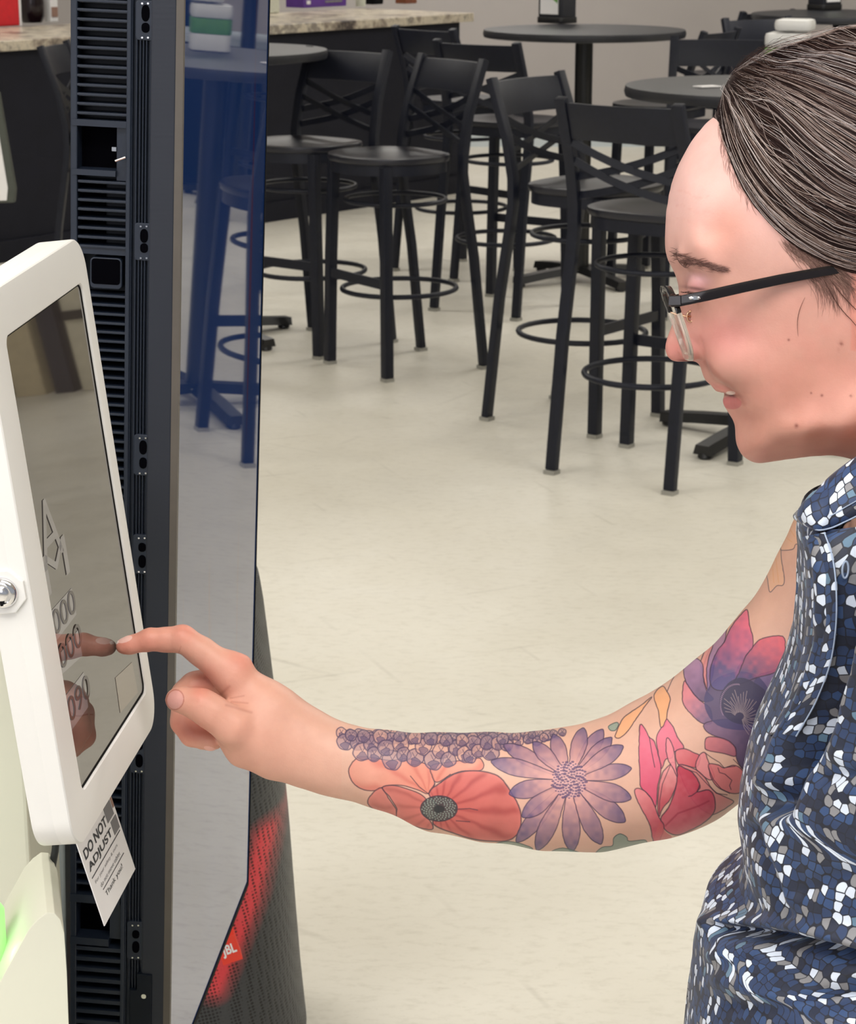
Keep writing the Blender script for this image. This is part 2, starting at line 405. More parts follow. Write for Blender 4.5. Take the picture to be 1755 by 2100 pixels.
# ------------------------------------------------------------------ things on the counter
def on_counter(px, py, back=0.0):
    p = PZ(px, py, 1.0); return p + cn * back
def item(name, px, py, back, mb_fn, lb, cat, gr=None):
    p = on_counter(px, py, back); t = empty(name, p, math.atan2(ct.y, ct.x), lb, cat, gr); mb_fn(t); return t
def f(t):
    MB().box((0, 0, .09), (.20, .14, .18)).build('tub', M['red'], t, bevel=.008)
    MB().box((.106, 0, .09), (.012, .14, .18)).build('edge_strip', M['paper'], t)
item('red_box', 22, 55, .12, f, 'bright red box at the upper left corner, on the stone worktop', 'box')
def f(t):
    MB().lathe([(.05, 0), (.062, .03), (.064, .10), (.058, .16), (.05, .16)], k=28).build('bowl', M['glassy'], t, smooth=50)
    MB().lathe([(.045, .16), (.05, .20), (.03, .24)], k=28).build('lid', M['pale'], t, smooth=50)
item('coffee_jar', 103, 48, .14, f, 'dark jar with a pale lid on the worktop between the red box and the screen', 'jar')
def f(t): MB().box((0, 0, .07), (.05, .05, .14)).build('carton', M['paper'], t, bevel=.004); MB().box((0, -.027, .05), (.04, .004, .05)).build('print', M['brownink'], t)
item('small_carton', 137, 46, .12, f, 'small pale carton right of the dark jar, half behind the tall screen', 'carton')
def f(t):
    MB().box((0, 0, .10), (.09, .09, .20)).build('wicker_body', mat('white_wicker', (205, 206, 190), .7, var=.4, nscale=200, bump=.8), t, bevel=.01)
item('white_basket', 572, 28, .08, f, 'small white woven basket on the worktop next to the tall screen edge', 'basket')
def f(t):
    MB().box((0, 0, .045), (.36, .14, .06)).build('purple_band', M['purple'], t, bevel=.003)
    MB().box((0, 0, .165), (.36, .14, .18)).build('carton_body', M['black'], t, bevel=.003)
    MB().box((-.15, -.072, .12), (.03, .003, .04)).build('badge', mat('pink_print', (214, 92, 80), .5), t)
    MB().tube([Vector((.0 + .045 * math.cos(a), -.072, .14 + .05 * math.sin(a))) for a in [math.pi * (1.0 + i / 12) for i in range(13)]], .004, 6).build('blue_arc', mat('blue_print', (60, 110, 190), .5), t)
    MB().box((.07, -.072, .045), (.14, .003, .012)).build('text_strip', M['greyink'], t)
    MB().box((-.14, -.072, .045), (.03, .003, .02)).build('logo_patch', M['paper'], t)
item('boxed_headset', 672, 20, .09, f, 'black carton with a purple lower band lying on the worktop', 'box')
def f(t): MB().lathe([(.028, 0), (.03, .01), (.03, .11), (.024, .13)], k=20).build('can', M['cream'], t, smooth=50)
item('cream_can', 765, 14, .10, f, 'small cream can right of the black and purple carton', 'can')
def f(t):
    MB().box((0, 0, .06), (.09, .08, .12)).build('body', M['black'], t, bevel=.01); MB().lathe([(.02, .12), (.022, .15), (.012, .17)], (.0, 0, 0), 16).build('knob', M['chrome'], t, smooth=50)
item('coffee_grinder', 797, 10, .12, f, 'dark machine with a chrome knob on the worktop right of the cream can', 'appliance')
def f(t):
    MB().box((0, 0, .025), (.10, .09, .05)).build('tray', M['brown'], t, bevel=.006); MB().box((-.02, .0, .09), (.03, .03, .10)).build('handle', M['brown'], t, bevel=.006)
item('wooden_caddy', 858, 8, .10, f, 'brown wooden caddy near the right end of the stone worktop', 'caddy')

# leaning board at the far left
bd = empty('sign_stand', P(-14, 430, 7.0) * 1.0, 0, 'grey framed sign board cut by the left edge, in front of the charcoal counter', 'sign')
p = [P(*q, 7.0) for q in ((-90, 190), (-2, 190), (22, 395), (18, 424), (-90, 428))]
bn = Vector((0, 1, 0)); org = p[0]
poly = [((q - org).x, (q - org).z) for q in p]
Mi = Matrix.Translation(bd.location)
MB().prism(poly, org, X_, Z, bn, 0, .03).build('board', mat('olive_grey_board', (66, 70, 62), .5), bd, local=Mi, bevel=.004)
MB().prism([(x * .86, z * .92 - .02) for x, z in poly], org, X_, Z, bn, -.006, 0).build('poster', M['paper'], bd, local=Mi)
bz = bd.location.z
MB().box((-.09, 0.03, -bz / 2), (.03, .03, bz)).build('post', M['iron'], bd)
MB().box((-.09, 0.03, -bz + .008), (.3, .3, .016)).build('base_plate', M['iron'], bd)

# ------------------------------------------------------------------ furniture added beyond the right picture edge, only for the glossy screens to mirror
lc = empty('added_low_cabinet', (3.6, 11.5, 0), 0, 'long low dark cabinet with a pale top, added for the tall screen to mirror', 'cabinet')  # unseen cabinet, added for its mirror image in the tall screen
MB().box((0, 0, .37), (3.2, .5, .74)).build('body', M['counter'], lc, bevel=.004); MB().box((0, 0, .76), (3.26, .56, .035)).build('top', M['pale'], lc, bevel=.004)
for i in range(4): MB().box((-1.2 + .8 * i, -.256, .38), (.76, .012, .64)).build('door', M['tvdark'], lc, bevel=.003)
cabs = [(3.80, 9.62, .15, 1.75, (186, 190, 192), 'pale grey narrow panel added for reflections, rightmost in the row beyond the picture edge'), (3.60, 9.53, .07, 1.9, (18, 92, 84), 'slim teal panel added for reflections, in the row beyond the picture edge'),
        (3.42, 9.46, .20, 1.7, (206, 192, 160), 'wide cream panel added for reflections, between the teal and the navy one'), (3.21, 9.37, .12, 1.95, (24, 28, 54), 'slim navy panel added for reflections, in the row beyond the picture edge'),
        (3.02, 9.30, .18, 1.6, (210, 204, 184), 'cream panel added for reflections, left of the slim navy one, beyond the picture edge')]
for x, y, w, h, c, lb in cabs:
    t = empty('added_panel', (x, y, 0), math.radians(22), lb, 'display panel', 'panels added for reflections')  # unseen panels, added as colours for the tablet glass to mirror
    mm = mat('panel_paint', c, .5); MB().box((0, 0, h / 2), (w, .3, h)).build('carcass', mm, t, bevel=.004)
    for q in (.22, .46, .50): MB().box((0, -.155, h * q), (w * .9, .02, .04)).build('shelf_edge', M['iron'], t)
ts = empty('added_tall_shelf', (3.35, 12.3, 0), 0, 'tall dark shelf behind the low cabinet, added for the tall screen to mirror', 'shelf')  # unseen shelf, added so the tall screen mirrors something dark
MB().box((0, 0, .85), (1.5, .35, 1.7)).build('frame', M['tvdark'], ts, bevel=.004)
for q in (.9, 1.25, 1.6): MB().box((0, -.18, q), (1.44, .02, .03)).build('shelf_board', M['tvbody'], ts)
# ------------------------------------------------------------------ tall display
def nrm(a, b): return ray(*a).cross(ray(*b)).normalized()
tv_o = P(343, 2246, 2.13)                                # near lower corner of the screen face
_r = ray(508, 1790); _q = O + _r * ((tv_o.z - CAM_H) / _r.z); _a = math.atan2(_q.x - tv_o.x, _q.y - tv_o.y) + .011
tv_u = Vector((math.sin(_a), math.cos(_a), 0)); tv_v = Vector((.045, 0, 1)); tv_v = (tv_v - tv_u * tv_v.dot(tv_u)).normalized()
tv_n = tv_u.cross(tv_v).normalized()
far = PP(509, 1780, tv_o, tv_n); TVW = (far - tv_o).dot(tv_u)
print('TV', tv_u, tv_v, tv_n, tv_o, TVW, far)
TVH = 1.36
def side(px, py):                                        # point on the near side face -> (t behind the glass, height)
    q = PP(px, py, tv_o, tv_u) - tv_o
    return -q.dot(tv_n), q.dot(tv_v)
print('side', side(145, 400), side(138, 1990), side(355, 400), side(265, 400), side(305, 400))
T0 = side(143, 500)[0]; TB = side(305, 500)[0]; TR = side(266, 500)[0]
tvloc = tv_o + tv_v * -.02 - tv_n * .06 + tv_u * TVW / 2; tvloc.z = 0
tv = empty('tall_display', tvloc, 0, 'tall narrow free-standing screen seen edge-on, blue picture and slotted black side housing', 'display')
TL_ = Matrix.Translation(tvloc)
nn = -tv_n
def tvb(lo, hi, mb=None): return (mb or MB()).frame(tv_o, nn, tv_u, tv_v, lo, hi)
# screen glass
k = NT('glossy_display_glass'); co = k.coord()
nz = k.noise(k.mapping(co, (1, .6, .22)), 5.0, 3)
k.l(k.ramp(nz, [(.40, lin((10, 22, 48))), (.60, lin((8, 14, 30)))]), k.b.inputs['Base Color'])
em = k.ramp(nz, [(.36, lin((16, 52, 100))), (.5, lin((30, 60, 116))), (.66, lin((46, 74, 128)))])
nz2 = k.noise(k.mapping(co, (1, 14, .8)), 2.2, 2)
em = k.mix(k.ramp(nz2, [(.66, (0, 0, 0, 1)), (.72, (.8, .8, .8, 1))]), em, lin((90, 14, 44)))
k.l(em, k.b.inputs['Emission Color']); k.b.inputs['Emission Strength'].default_value = .28
k.b.inputs['Roughness'].default_value = .015; k.b.inputs['IOR'].default_value = 2.45
glassm = k.m
tvb((0, .006, .006), (.004, TVW - .003, TVH)).build('screen', glassm, tv, local=TL_)
# bezels
b = MB(); tvb((-.001, TVW - .003, 0), (.03, TVW, TVH), b); tvb((-.001, 0, TVH), (.03, TVW, TVH + .004), b); tvb((-.001, 0, 0), (.03, TVW, .006), b)
b.build('bezel', M['black'], tv, local=TL_)
tvb((-.0015, -.0005, 0), (side(355, 500)[0] * .2 + .004, .006, TVH)).build('edge_strip', M['tvtaupe'], tv, local=TL_)
kb = NT('fine_lined_side_frame'); w_ = kb.n('ShaderNodeTexWave'); w_.bands_direction = 'Z'; w_.inputs['Scale'].default_value = 70
kb.l(kb.coord(), w_.inputs[0]); kb.b.inputs['Base Color'].default_value = lin((35, 39, 49)); kb.b.inputs['Roughness'].default_value = .45; kb.bump(w_.outputs[1], .04, .0006); kb.b.inputs['Specular IOR Level'].default_value = .35
tvb((.0045, 0, 0), (TB, .05, TVH)).build('side_frame', kb.m, tv, local=TL_, bevel=.0015)
# core, recessed behind the slats, with the rear housing walls
y0 = .022
tvb((TB, y0, .0), (T0 - .006, TVW - .03, TVH)).build('core', M['tvdark'], tv, local=TL_)
b = MB(); tvb((T0 - .006, .002, 0), (T0, TVW - .03, TVH), b); tvb((TR, 0.0, 0), (TR + .004, y0, TVH), b)
b.build('rear_housing', M['tvbody'], tv, local=TL_, bevel=.001)
# rail with grooves
b = MB(); tvb((TB, .007, 0), (TR, y0, TVH), b)
wd = TR - TB
for q in (.0, .20, .36, .52, .70, .94): tvb((TB + wd * q, .0015, 0), (TB + wd * (q + .06), .007, TVH), b)
b.build('cable_rail', M['tvbody'], tv, local=TL_, bevel=.0006)
def disc_on_side(px, py, rx, ry, mb, h0, h1, k=18):
    t, v = side(px, py); s = 2.1 * 1.0 / F
    mb.prism([(t + rx * s * math.cos(2 * math.pi * i / k), v + ry * s * (abs(math.sin(2 * math.pi * i / k)) ** .7) * math.copysign(1, math.sin(2 * math.pi * i / k))) for i in range(k)], tv_o, nn, tv_v, -tv_u, h0, h1)
for cx, y1_, y2_, r1_, r2_ in ((298, 27, 57, 15, 9), (295, 484, 509, 13, 9), (293, 918, 950, 14, 11), (291, 1123, 1152, 9, 13), (285, 1530, 1561, 9, 14), (278, 1917, 1943, 9, 13)):
    b = MB(); t, v1 = side(cx, y1_ - 26); _, v2 = side(cx, y2_ + 26)
    b.prism(rrect(t - .0085, v2, t + .0085, v1, .003), tv_o, nn, tv_v, -tv_u, -.0065, -.001)
    pl = b.build('mount_plate', M['tvbody'], tv, local=TL_, bevel=.0006)
    b = MB(); disc_on_side(cx, y1_, 7.5, r1_, b, -.001, -.0004); disc_on_side(cx, y2_, 7.5, r2_, b, -.001, -.0004)
    b.build('screw_hole', M['tvhole'], pl, local=TL_)
    for yy in (y1_ - 20, y2_ + 20):
        for xx in (-6, 6):
            b = MB(); disc_on_side(cx + xx, yy, 1.8, 1.6, b, -.001, .0012, 10); b.build('rivet', M['chrome'], pl, local=TL_, smooth=60)
def slats(name, ys, x0, x1, dark=None, th=.0014):
    b = MB()
    for yy in ys:
        t1, va = side(x0, yy); t0, vb = side(x1, yy)
        vv = (va + vb) / 2
        b.prism([(t0, vv - th), (t1, vv - th), (t1, vv + th * .6), (t0, vv + th * .6)], tv_o, nn, tv_v, -tv_u, -y0, -.0022)
        b.prism([(t0 + .001, vv - th * 1.6), (t1 - .001, vv - th * 1.6), (t1 - .001, vv - th * .2), (t0 + .001, vv - th * .2)], tv_o, nn, tv_v, -tv_u, -y0, -.006)
    b.build(name, M['tvbody'], tv, local=TL_, bevel=.0005)
def hole(x0, y0_, x1, y1_, m='tvhole', nm='opening', d0=-y0, d1=-.0195):
    ta, va = side(x0, y0_); tb_, vb = side(x1, y1_)
    MB().prism([(tb_, vb), (ta, vb), (ta, va), (tb_, va)], tv_o, nn, tv_v, -tv_u, d0, d1).build(nm, M[m], tv, local=TL_)
slats('vent_slats', [2 + 19.3 * i for i in range(-3, 13)], 156, 262)
hole(147, 257, 262, 250, 'tvbody', 'ledge', -.022, -.001)
hole(147, 345, 236, 262); hole(236, 372, 263, 262, 'tvbody', 'cover_plate', -.022, -.006)
hole(147, 358, 236, 351, 'tvbody', 'ledge', -.022, -.001)
hole(157, 508, 206, 374); slats('vent_slats', [374 + 19 * i for i in range(8)], 158, 262)
hole(150, 520, 262, 508, 'tvbody', 'ledge', -.022, -.004)
ta, va = side(182, 592); tb_, vb = side(248, 532)
MB().prism(rrect(tb_, va, ta, vb, .004), tv_o, nn, tv_v, -tv_u, -y0, -.004).build('port_frame', M['tvbody'], tv, local=TL_, bevel=.001)
MB().prism(rrect(tb_ + .0015, va + .004, ta - .0015, vb - .001, .003), tv_o, nn, tv_v, -tv_u, -.004, -.0036).build('port_opening', M['tvhole'], tv, local=TL_)
hole(150, 1015, 252, 606); slats('vent_slats', [607 + 18.6 * i for i in range(24)], 152, 260)
hole(150, 1700, 240, 1560); slats('vent_slats', [1560 + 18.5 * i for i in range(8)], 150, 250)
hole(147, 1840, 218, 1700); slats('vent_slats', [1708 + 21.5 * i for i in range(6)], 150, 248)
hole(143, 1850, 245, 1842, 'tvbody', 'ledge', -.022, -.001)
hole(143, 1924, 222, 1852); hole(222, 1930, 247, 1852, 'tvbody', 'cover_plate', -.022, -.006)
hole(143, 1936, 222, 1928, 'tvbody', 'ledge', -.022, -.001)
slats('vent_slats', [1948 + 21.5 * i for i in range(18)], 150, 246, th=.0026)
# metal bits by the upper opening
t1, v1 = side(258, 322); t2, v2 = side(238, 329)
MB().tube([tv_o + nn * t2 + tv_v * v2 - tv_u * .004, tv_o + nn * t1 + tv_v * v1 - tv_u * .002], .0011, 8).build('wire_clip', M['chrome'], tv, local=TL_)
t1, v1 = side(236, 303); t2, v2 = side(227, 311)
MB().frame(tv_o + nn * t1 + tv_v * v2, nn, tv_v, -tv_u, (0, 0, -.02), (t2 - t1, v1 - v2, -.004)).build('latch', M['chrome'], tv, local=TL_)
# lower bracket
ta, va = side(280, 2100); tb_, vb = side(312, 1998); ta2 = side(266, 2028)
MB().prism([(tb_, va - .12), (ta2[0], va - .12), (ta2[0], ta2[1]), (ta, ta2[1]), (ta, vb), (tb_, vb)], tv_o, nn, tv_v, -tv_u, -.004, .002).build('bracket', M['tvdark'], tv, local=TL_, bevel=.001)
b = MB(); disc_on_side(296, 2040, 5, 5, b, .002, .0035); b.build('bracket_screw', M['chrome'], tv, local=TL_, smooth=50)
# stand down to the floor
b = MB(); b.box((0, .05, tv_o.z / 2 + .04), (.05, .12, tv_o.z + .02)); b.build('stand_post', M['black'], tv, bevel=.004)
MB().box((-.02, .05, .012), (.09, .46, .024)).build('stand_foot', M['black'], tv, bevel=.004)

# ------------------------------------------------------------------ party speaker behind the screen
spd = 2.93
prof = [(528, 1196), (531, 1210), (538, 1250), (549, 1335), (561, 1430), (576, 1540), (591, 1690), (604, 1860), (615, 1990), (627, 2100)]
pts = [PY(x, y, spd) for x, y in prof]
k = NT('woven_speaker_grille'); co = k.coord()
def hexv(scale):
    v = k.n('ShaderNodeTexVoronoi'); v.feature = 'F1'; v.inputs['Scale'].default_value = scale; v.inputs['Randomness'].default_value = .12
    k.l(k.mapping(co, (1, .5, 1.0), (0, math.radians(12), 0)), v.inputs['Vector']); return v.outputs['Distance']
hx = hexv(190)
hole_ = k.ramp(hx, [(.30, (1, 1, 1, 1)), (.44, (0, 0, 0, 1))])
k.l(k.mix(hole_, lin((58, 60, 62)), lin((14, 14, 16))), k.b.inputs['Base Color'])
k.b.inputs['Roughness'].default_value = .5
k.bump(hx, .8, .0015)
# red lamps shining through the holes of the grille, along a slanted streak
sx = k.n('ShaderNodeSeparateXYZ'); k.l(co, sx.inputs[0])
SPK = k
spc = Vector((pts[-1].x - .17, spd, 0))
sp = empty('party_speaker', spc, 0, 'tall black mesh party speaker glowing red, behind the foot of the tall screen', 'speaker')
SPL = Matrix.Translation(spc)
zs = [p.z for p in pts]; xs_ = [p.x for p in pts]
rings = []
def ringat(z, xr, hw=None):
    hx_ = (xr - spc.x); out = []
    for i in range(56):
        a = 2 * math.pi * i / 56
        out.append((hx_ * math.copysign(abs(math.cos(a)) ** .75, math.cos(a)) if math.cos(a) > 0 else -.15 * abs(math.cos(a)) ** .5, (.17 if math.sin(a) < 0 else .17) * math.copysign(abs(math.sin(a)) ** .8, math.sin(a)), z))
    return out
zz = list(np.linspace(zs[-1] - .09, zs[0], 60))
vs = []
for z in zz: vs += ringat(z, float(np.interp(z, zs[::-1], xs_[::-1])) if z > zs[-1] else xs_[-1] + (zs[-1] - z) * .04)
top = zs[0]; n = 56; xr = xs_[0]
for s in (.9, .7, .35, .05): 
    vs += [(x * s, y * s, top + .012 * (1 - s) * 2) for x, y, z in ringat(top, xr)]
R_ = len(vs) // n
fs = [(r * n + i, r * n + (i + 1) % n, (r + 1) * n + (i + 1) % n, (r + 1) * n + i) for r in range(R_ - 1) for i in range(n)] + [tuple(range(n))[::-1], tuple((R_ - 1) * n + i for i in range(n))]
# red streak: in local y-z of the speaker face turned to us
def spl(px, py):                                        # approx point on the near face, local coordinates
    q = PY(px, py, spd - .15); return (q.x - spc.x, q.z)
a0 = spl(541, 1735); a1 = spl(512, 1850); a2 = spl(440, 2015)
# distance from the polyline a0-a1-a2, in x-z, as nodes
def segd(p, q):
    dx, dz = q[0] - p[0], q[1] - p[1]; L2 = dx * dx + dz * dz
    tx = k.math('MULTIPLY', k.math('SUBTRACT', sx.outputs[0], p[0]), dx / L2); tz = k.math('MULTIPLY', k.math('SUBTRACT', sx.outputs[2], p[1]), dz / L2)
    t = k.n('ShaderNodeClamp'); k.l(k.math('ADD', tx, tz), t.inputs[0]); t = t.outputs[0]
    ex = k.math('SUBTRACT', sx.outputs[0], k.math('ADD', k.math('MULTIPLY', t, dx), p[0]))
    ez = k.math('SUBTRACT', sx.outputs[2], k.math('ADD', k.math('MULTIPLY', t, dz), p[1]))
    return k.math('SQRT', k.math('ADD', k.math('MULTIPLY', ex, ex), k.math('MULTIPLY', ez, ez)))
dd = k.math('MINIMUM', segd(a0, a1), segd(a1, a2))
glow = k.ramp(k.math('MULTIPLY', dd, 10), [(0.06, (.42, .42, .42, 1)), (.17, (.14, .14, .14, 1)), (.32, (0, 0, 0, 1))])
patt = k.mix(hole_, (1, 1, 1, 1), (.16, .16, .16, 1))
k.l(k.math('MULTIPLY', glow, patt), k.b.inputs['Emission Strength']); k.b.inputs['Emission Color'].default_value = (1.0, .016, .026, 1)
MB().add(vs, fs).build('grille_body', k.m, sp, smooth=60)
MB().add([(x * .96, y * .96, z) for z in (0.0, .02) for x, y, _ in ringat(0, xs_[-1])], [(i, (i + 1) % n, n + (i + 1) % n, n + i) for i in range(n)] + [tuple(range(n))[::-1], tuple(range(n, 2 * n))]).build('rubber_base', M['rubber'], sp)
# badge on the near face
bo = PY(458, 1980, spd - .205); bx = (PY(498, 1966, spd - .20) - bo); by = (PY(452, 1926, spd - .205) - bo)
bw, bh = bx.length, by.length; bx.normalize(); bz_ = bx.cross(by).normalized(); by = bz_.cross(bx)
bd_ = MB().frame(bo, bx, by, bz_, (0, 0, -.03), (bw, bh, .001)).build('brand_badge', mat('orange_red_badge', (226, 62, 44), .5, var=.02), sp, local=SPL, bevel=.0008)
tt = text('badge_letters', 'JBL', 1, bo + bx * bw * .15 + by * bh * .24 - SPL.translation, bx, by, M['paper'], bd_, width=bw * .72, height=bh * .48, ex=.0016, bold=.03)

# ------------------------------------------------------------------ tablet in its white enclosure
tu = Vector((.109, .994, .02)).normalized(); tvv = Vector((-.112, .0, .9937)); tvv = (tvv - tu * tvv.dot(tu)).normalized(); tn = tu.cross(tvv).normalized()
touch = P(237, 1322, 1.65)
def tab(px, py): q = PP(px, py, touch, tn) - touch; return q.dot(tu), q.dot(tvv)
cs = [tab(*q) for q in ((11, 690), (167, 577), (292, 1420), (160, 1633))]
print('tablet corners', [tuple(round(x, 3) for x in c) for c in cs])
u0 = (cs[0][0] + cs[3][0]) / 2; u1 = (cs[1][0] + cs[2][0]) / 2; v1 = (cs[0][1] + cs[1][1]) / 2; v0 = (cs[3][1] + cs[2][1]) / 2
es = [tab(*q) for q in ((186, 620), (311, 1440), (235, 1615), (75, 535), (60, 1220), (120, 1600))]
print('enclosure', [tuple(round(x, 3) for x in c) for c in es], u0, u1, v0, v1, tn)
E0 = (es[4][0] + es[5][0]) / 2; E1 = (es[0][0] + es[1][0]) / 2; EV1 = es[3][1]; EV0 = es[2][1]
tl = touch.copy(); tl.z = 0
tk = empty('tablet_kiosk', tl + Vector((-.12, .05, 0)), 0, 'white kiosk tablet in a tilted lockable enclosure, touched by the pointing finger', 'tablet kiosk')
TK = Matrix.Translation(tk.location)
def ring_frame(mb, o_, ax, ay, az, outer, inner, h0, h1):
    n = len(outer)
    vs = [o_ + ax * p[0] + ay * p[1] + az * h for p, h in [(p, h0) for p in outer] + [(p, h1) for p in outer] + [(p, h1) for p in inner] + [(p, h0) for p in inner]]
    fs = []
    for r in range(4):
        s_ = (r + 1) % 4
        fs += [(r * n + i, r * n + (i + 1) % n, s_ * n + (i + 1) % n, s_ * n + i) for i in range(n)]
    return mb.add(vs, fs)
outer = rrect(E0, EV0, E1, EV1, .026, 10); inner = rrect(u0, v0, u1, v1, .007, 10)
b = ring_frame(MB(), touch, tu, tvv, tn, outer, inner, -.012, .0022)
b.build('enclosure_front', M['white'], tk, local=TK, bevel=.0022, seg=3, smooth=30)
MB().prism(outer, touch, tu, tvv, tn, -.026, -.008).build('enclosure_back', M['white'], tk, local=TK, bevel=.002, seg=2, smooth=30)
k = NT('tablet_glass'); 
k.b.inputs['Base Color'].default_value = lin((26, 22, 20)); k.b.inputs['Roughness'].default_value = .02; k.b.inputs['IOR'].default_value = 2.4
k.l(k.ramp(k.noise(k.coord(), 6, 2), [(.3, lin((62, 54, 46))), (.7, lin((76, 68, 60)))]), k.b.inputs['Emission Color']); k.b.inputs['Emission Strength'].default_value = .35
scr = MB().prism(rrect(u0 - .001, v0 - .001, u1 + .001, v1 + .001, .007, 10), touch, tu, tvv, tn, -.008, 0).build('screen', k.m, tk, local=TK)
ga = rrect(u0, v0, u1, v1, .007, 10); gi = rrect(u0 + .0016, v0 + .0016, u1 - .0016, v1 - .001, .006, 10)
ring_frame(MB(), touch, tu, tvv, tn, ga, gi, -.001, .0004).build('gasket', M['black'], tk, local=TK)
# faint interface: white outlines lying along the lower left half of the screen
ui = mat('dim_interface_white', (70, 66, 64), .04, emit=(205, 198, 198), es=.11, var=.1)
ui2 = mat('dim_interface_tan', (70, 60, 48), .1, emit=(200, 175, 150), es=.10, var=.1)
TKl = TK.translation
for m_, r_ in ((ui, 2.4), (ui2, 2.4)):
    p_ = m_.node_tree.nodes['Principled BSDF']; p_.inputs['Roughness'].default_value = .02; p_.inputs['IOR'].default_value = r_
def utext(s, px0, py0, w, h, m, rot=True):
    a, c = tab(px0, py0)
    o_ = touch + tu * a + tvv * c + tn * .0004 - TKl
    return text('interface_text', s, 1, o_, tu, tvv, m, scr, width=w, height=h, ex=.0001)
def ubox(q, m, nm='interface_tile'):
    pl = [tab(*p_) for p_ in q]
    MB().prism(pl, touch, tu, tvv, tn, .0001, .0003).build(nm, m, scr, local=TK)
utext('A', 90, 1175, .050, .045, ui); utext('M', 98, 1225, .056, .028, ui)
for (x0, y0_), (x1, y1_), (x2, y2_), (x3, y3_) in (((105, 1252), (146, 1206), (156, 1260), (112, 1318)), ((119, 1345), (159, 1292), (168, 1345), (124, 1385)), ((130, 1432), (171, 1378), (180, 1450), (146, 1498)), ((236, 1390), (270, 1358), (282, 1420), (246, 1462))):
    ubox(((x0, y0_), (x1, y1_), (x2, y2_), (x3, y3_)), ui if x0 < 200 else ui2)
uid = mat('dim_interface_dark', (30, 24, 24), .1, emit=(70, 50, 52), es=.2, var=.1)
for q, s in (((113, 1312), '000'), ((126, 1382), '000'), ((144, 1490), '090')):
    a, c = tab(*q)
    text('interface_text', s, 1, touch + tu * a + tvv * (c + .002) + tn * .0006 - TKl, tu, tvv, uid, scr, width=.056, height=.017, ex=.0001)

# lock on the side face turned to us
def sidep(px, py, off=0.0): return PP(px, py, touch + tu * (E0 - off), -tu)
lc = sidep(8, 1212)
ax, ay, az = -tn, tvv, -tu
hs = .0152
oc = [(hs * math.cos(math.radians(a)) * 1.08, hs * math.sin(math.radians(a)) * 1.08) for a in range(22, 382, 45)]
lk = MB().prism(oc, lc, ax, ay, az, -.02, .0030).build('lock_plate', M['white'], tk, local=TK, bevel=.001)
MB().lathe([(.0106, .003), (.0106, .005), (.0090, .0075), (.0070, .0078), (.0066, .0062), (.0001, .0062)], lc, 40, (ax, ay, az)).build('lock_barrel', M['chrome'], lk, local=TK, smooth=50)
MB().lathe([(.0046, .0062), (.0046, .0082), (.0038, .0088), (.0001, .0088)], lc, 30, (ax, ay, az)).build('lock_core', M['chrome'], lk, local=TK, smooth=50)
MB().frame(lc, ax, ay, az, (-.0006, -.0078, .006), (.0012, -.0046, .0084)).build('key_notch', M['black'], lk, local=TK)
# kiosk columns behind and below the tablet
def col_box(name, q_right_top, q_right_bot, y, depth, width, m, ztop=None):
    pt = PY(*q_right_top, y); pb = PY(*q_right_bot, y); d = (pt - pb).normalized()
    return pt, pb, d
pt = PY(14, 905, 1.72); pb = PY(72, 1960, 1.72); d = (pt - pb).normalized()
b = MB(); pb0 = pb + d * (-(pb.z - .03) / d.z)
b.add([pt, pt + X_ * -.15, pb0 + X_ * -.15, pb0, pt + Y_ * .14, pt + X_ * -.15 + Y_ * .14, pb0 + X_ * -.15 + Y_ * .14, pb0 + Y_ * .14], [(0, 1, 2, 3), (4, 7, 6, 5), (0, 4, 5, 1), (3, 2, 6, 7), (0, 3, 7, 4), (1, 5, 6, 2)])
b.build('front_column', M['cream'], tk, local=TK, bevel=.003)
pt = PY(128, 1395, 1.93); pb = PY(139, 2100, 1.93); d = (pt - pb).normalized(); pb0 = pb + d * (-pb.z / d.z)
b = MB(); b.add([pt, pt + X_ * -.18, pb0 + X_ * -.18, pb0, pt + Y_ * .06, pt + X_ * -.18 + Y_ * .06, pb0 + X_ * -.18 + Y_ * .06, pb0 + Y_ * .06], [(0, 1, 2, 3), (4, 7, 6, 5), (0, 4, 5, 1), (3, 2, 6, 7), (0, 3, 7, 4), (1, 5, 6, 2)])
rc = b.build('rear_column', M['pale'], tk, local=TK, bevel=.002)
q = PY(86, 1684, 1.93); MB().box(q + Vector((-.03, -.0005, 0)), (.06, .003, .0035)).build('panel_gap', M['black'], rc, local=TK)
MB().tube([P(118, 1690, 1.76), P(113, 1745, 1.76), P(103, 1800, 1.77), P(94, 1850, 1.78), P(86, 1905, 1.79)], .0030, 12).build('power_cable', M['rubber'], tk, local=TK, smooth=80)
MB().box((-.12, .17, .015), (.28, .20, .03)).build('base_plate', M['white'], tk, bevel=.004)
# link between tablet and column
b = MB(); c0 = touch + tu * .07 + tvv * .05 - tn * .024
b.bar([c0, c0 - tn * .06, c0 - tn * .09 - Vector((0, 0, .05))], .07, .05, up=(0, 0, 1)).build('mount_arm', M['white'], tk, local=TK, bevel=.004)
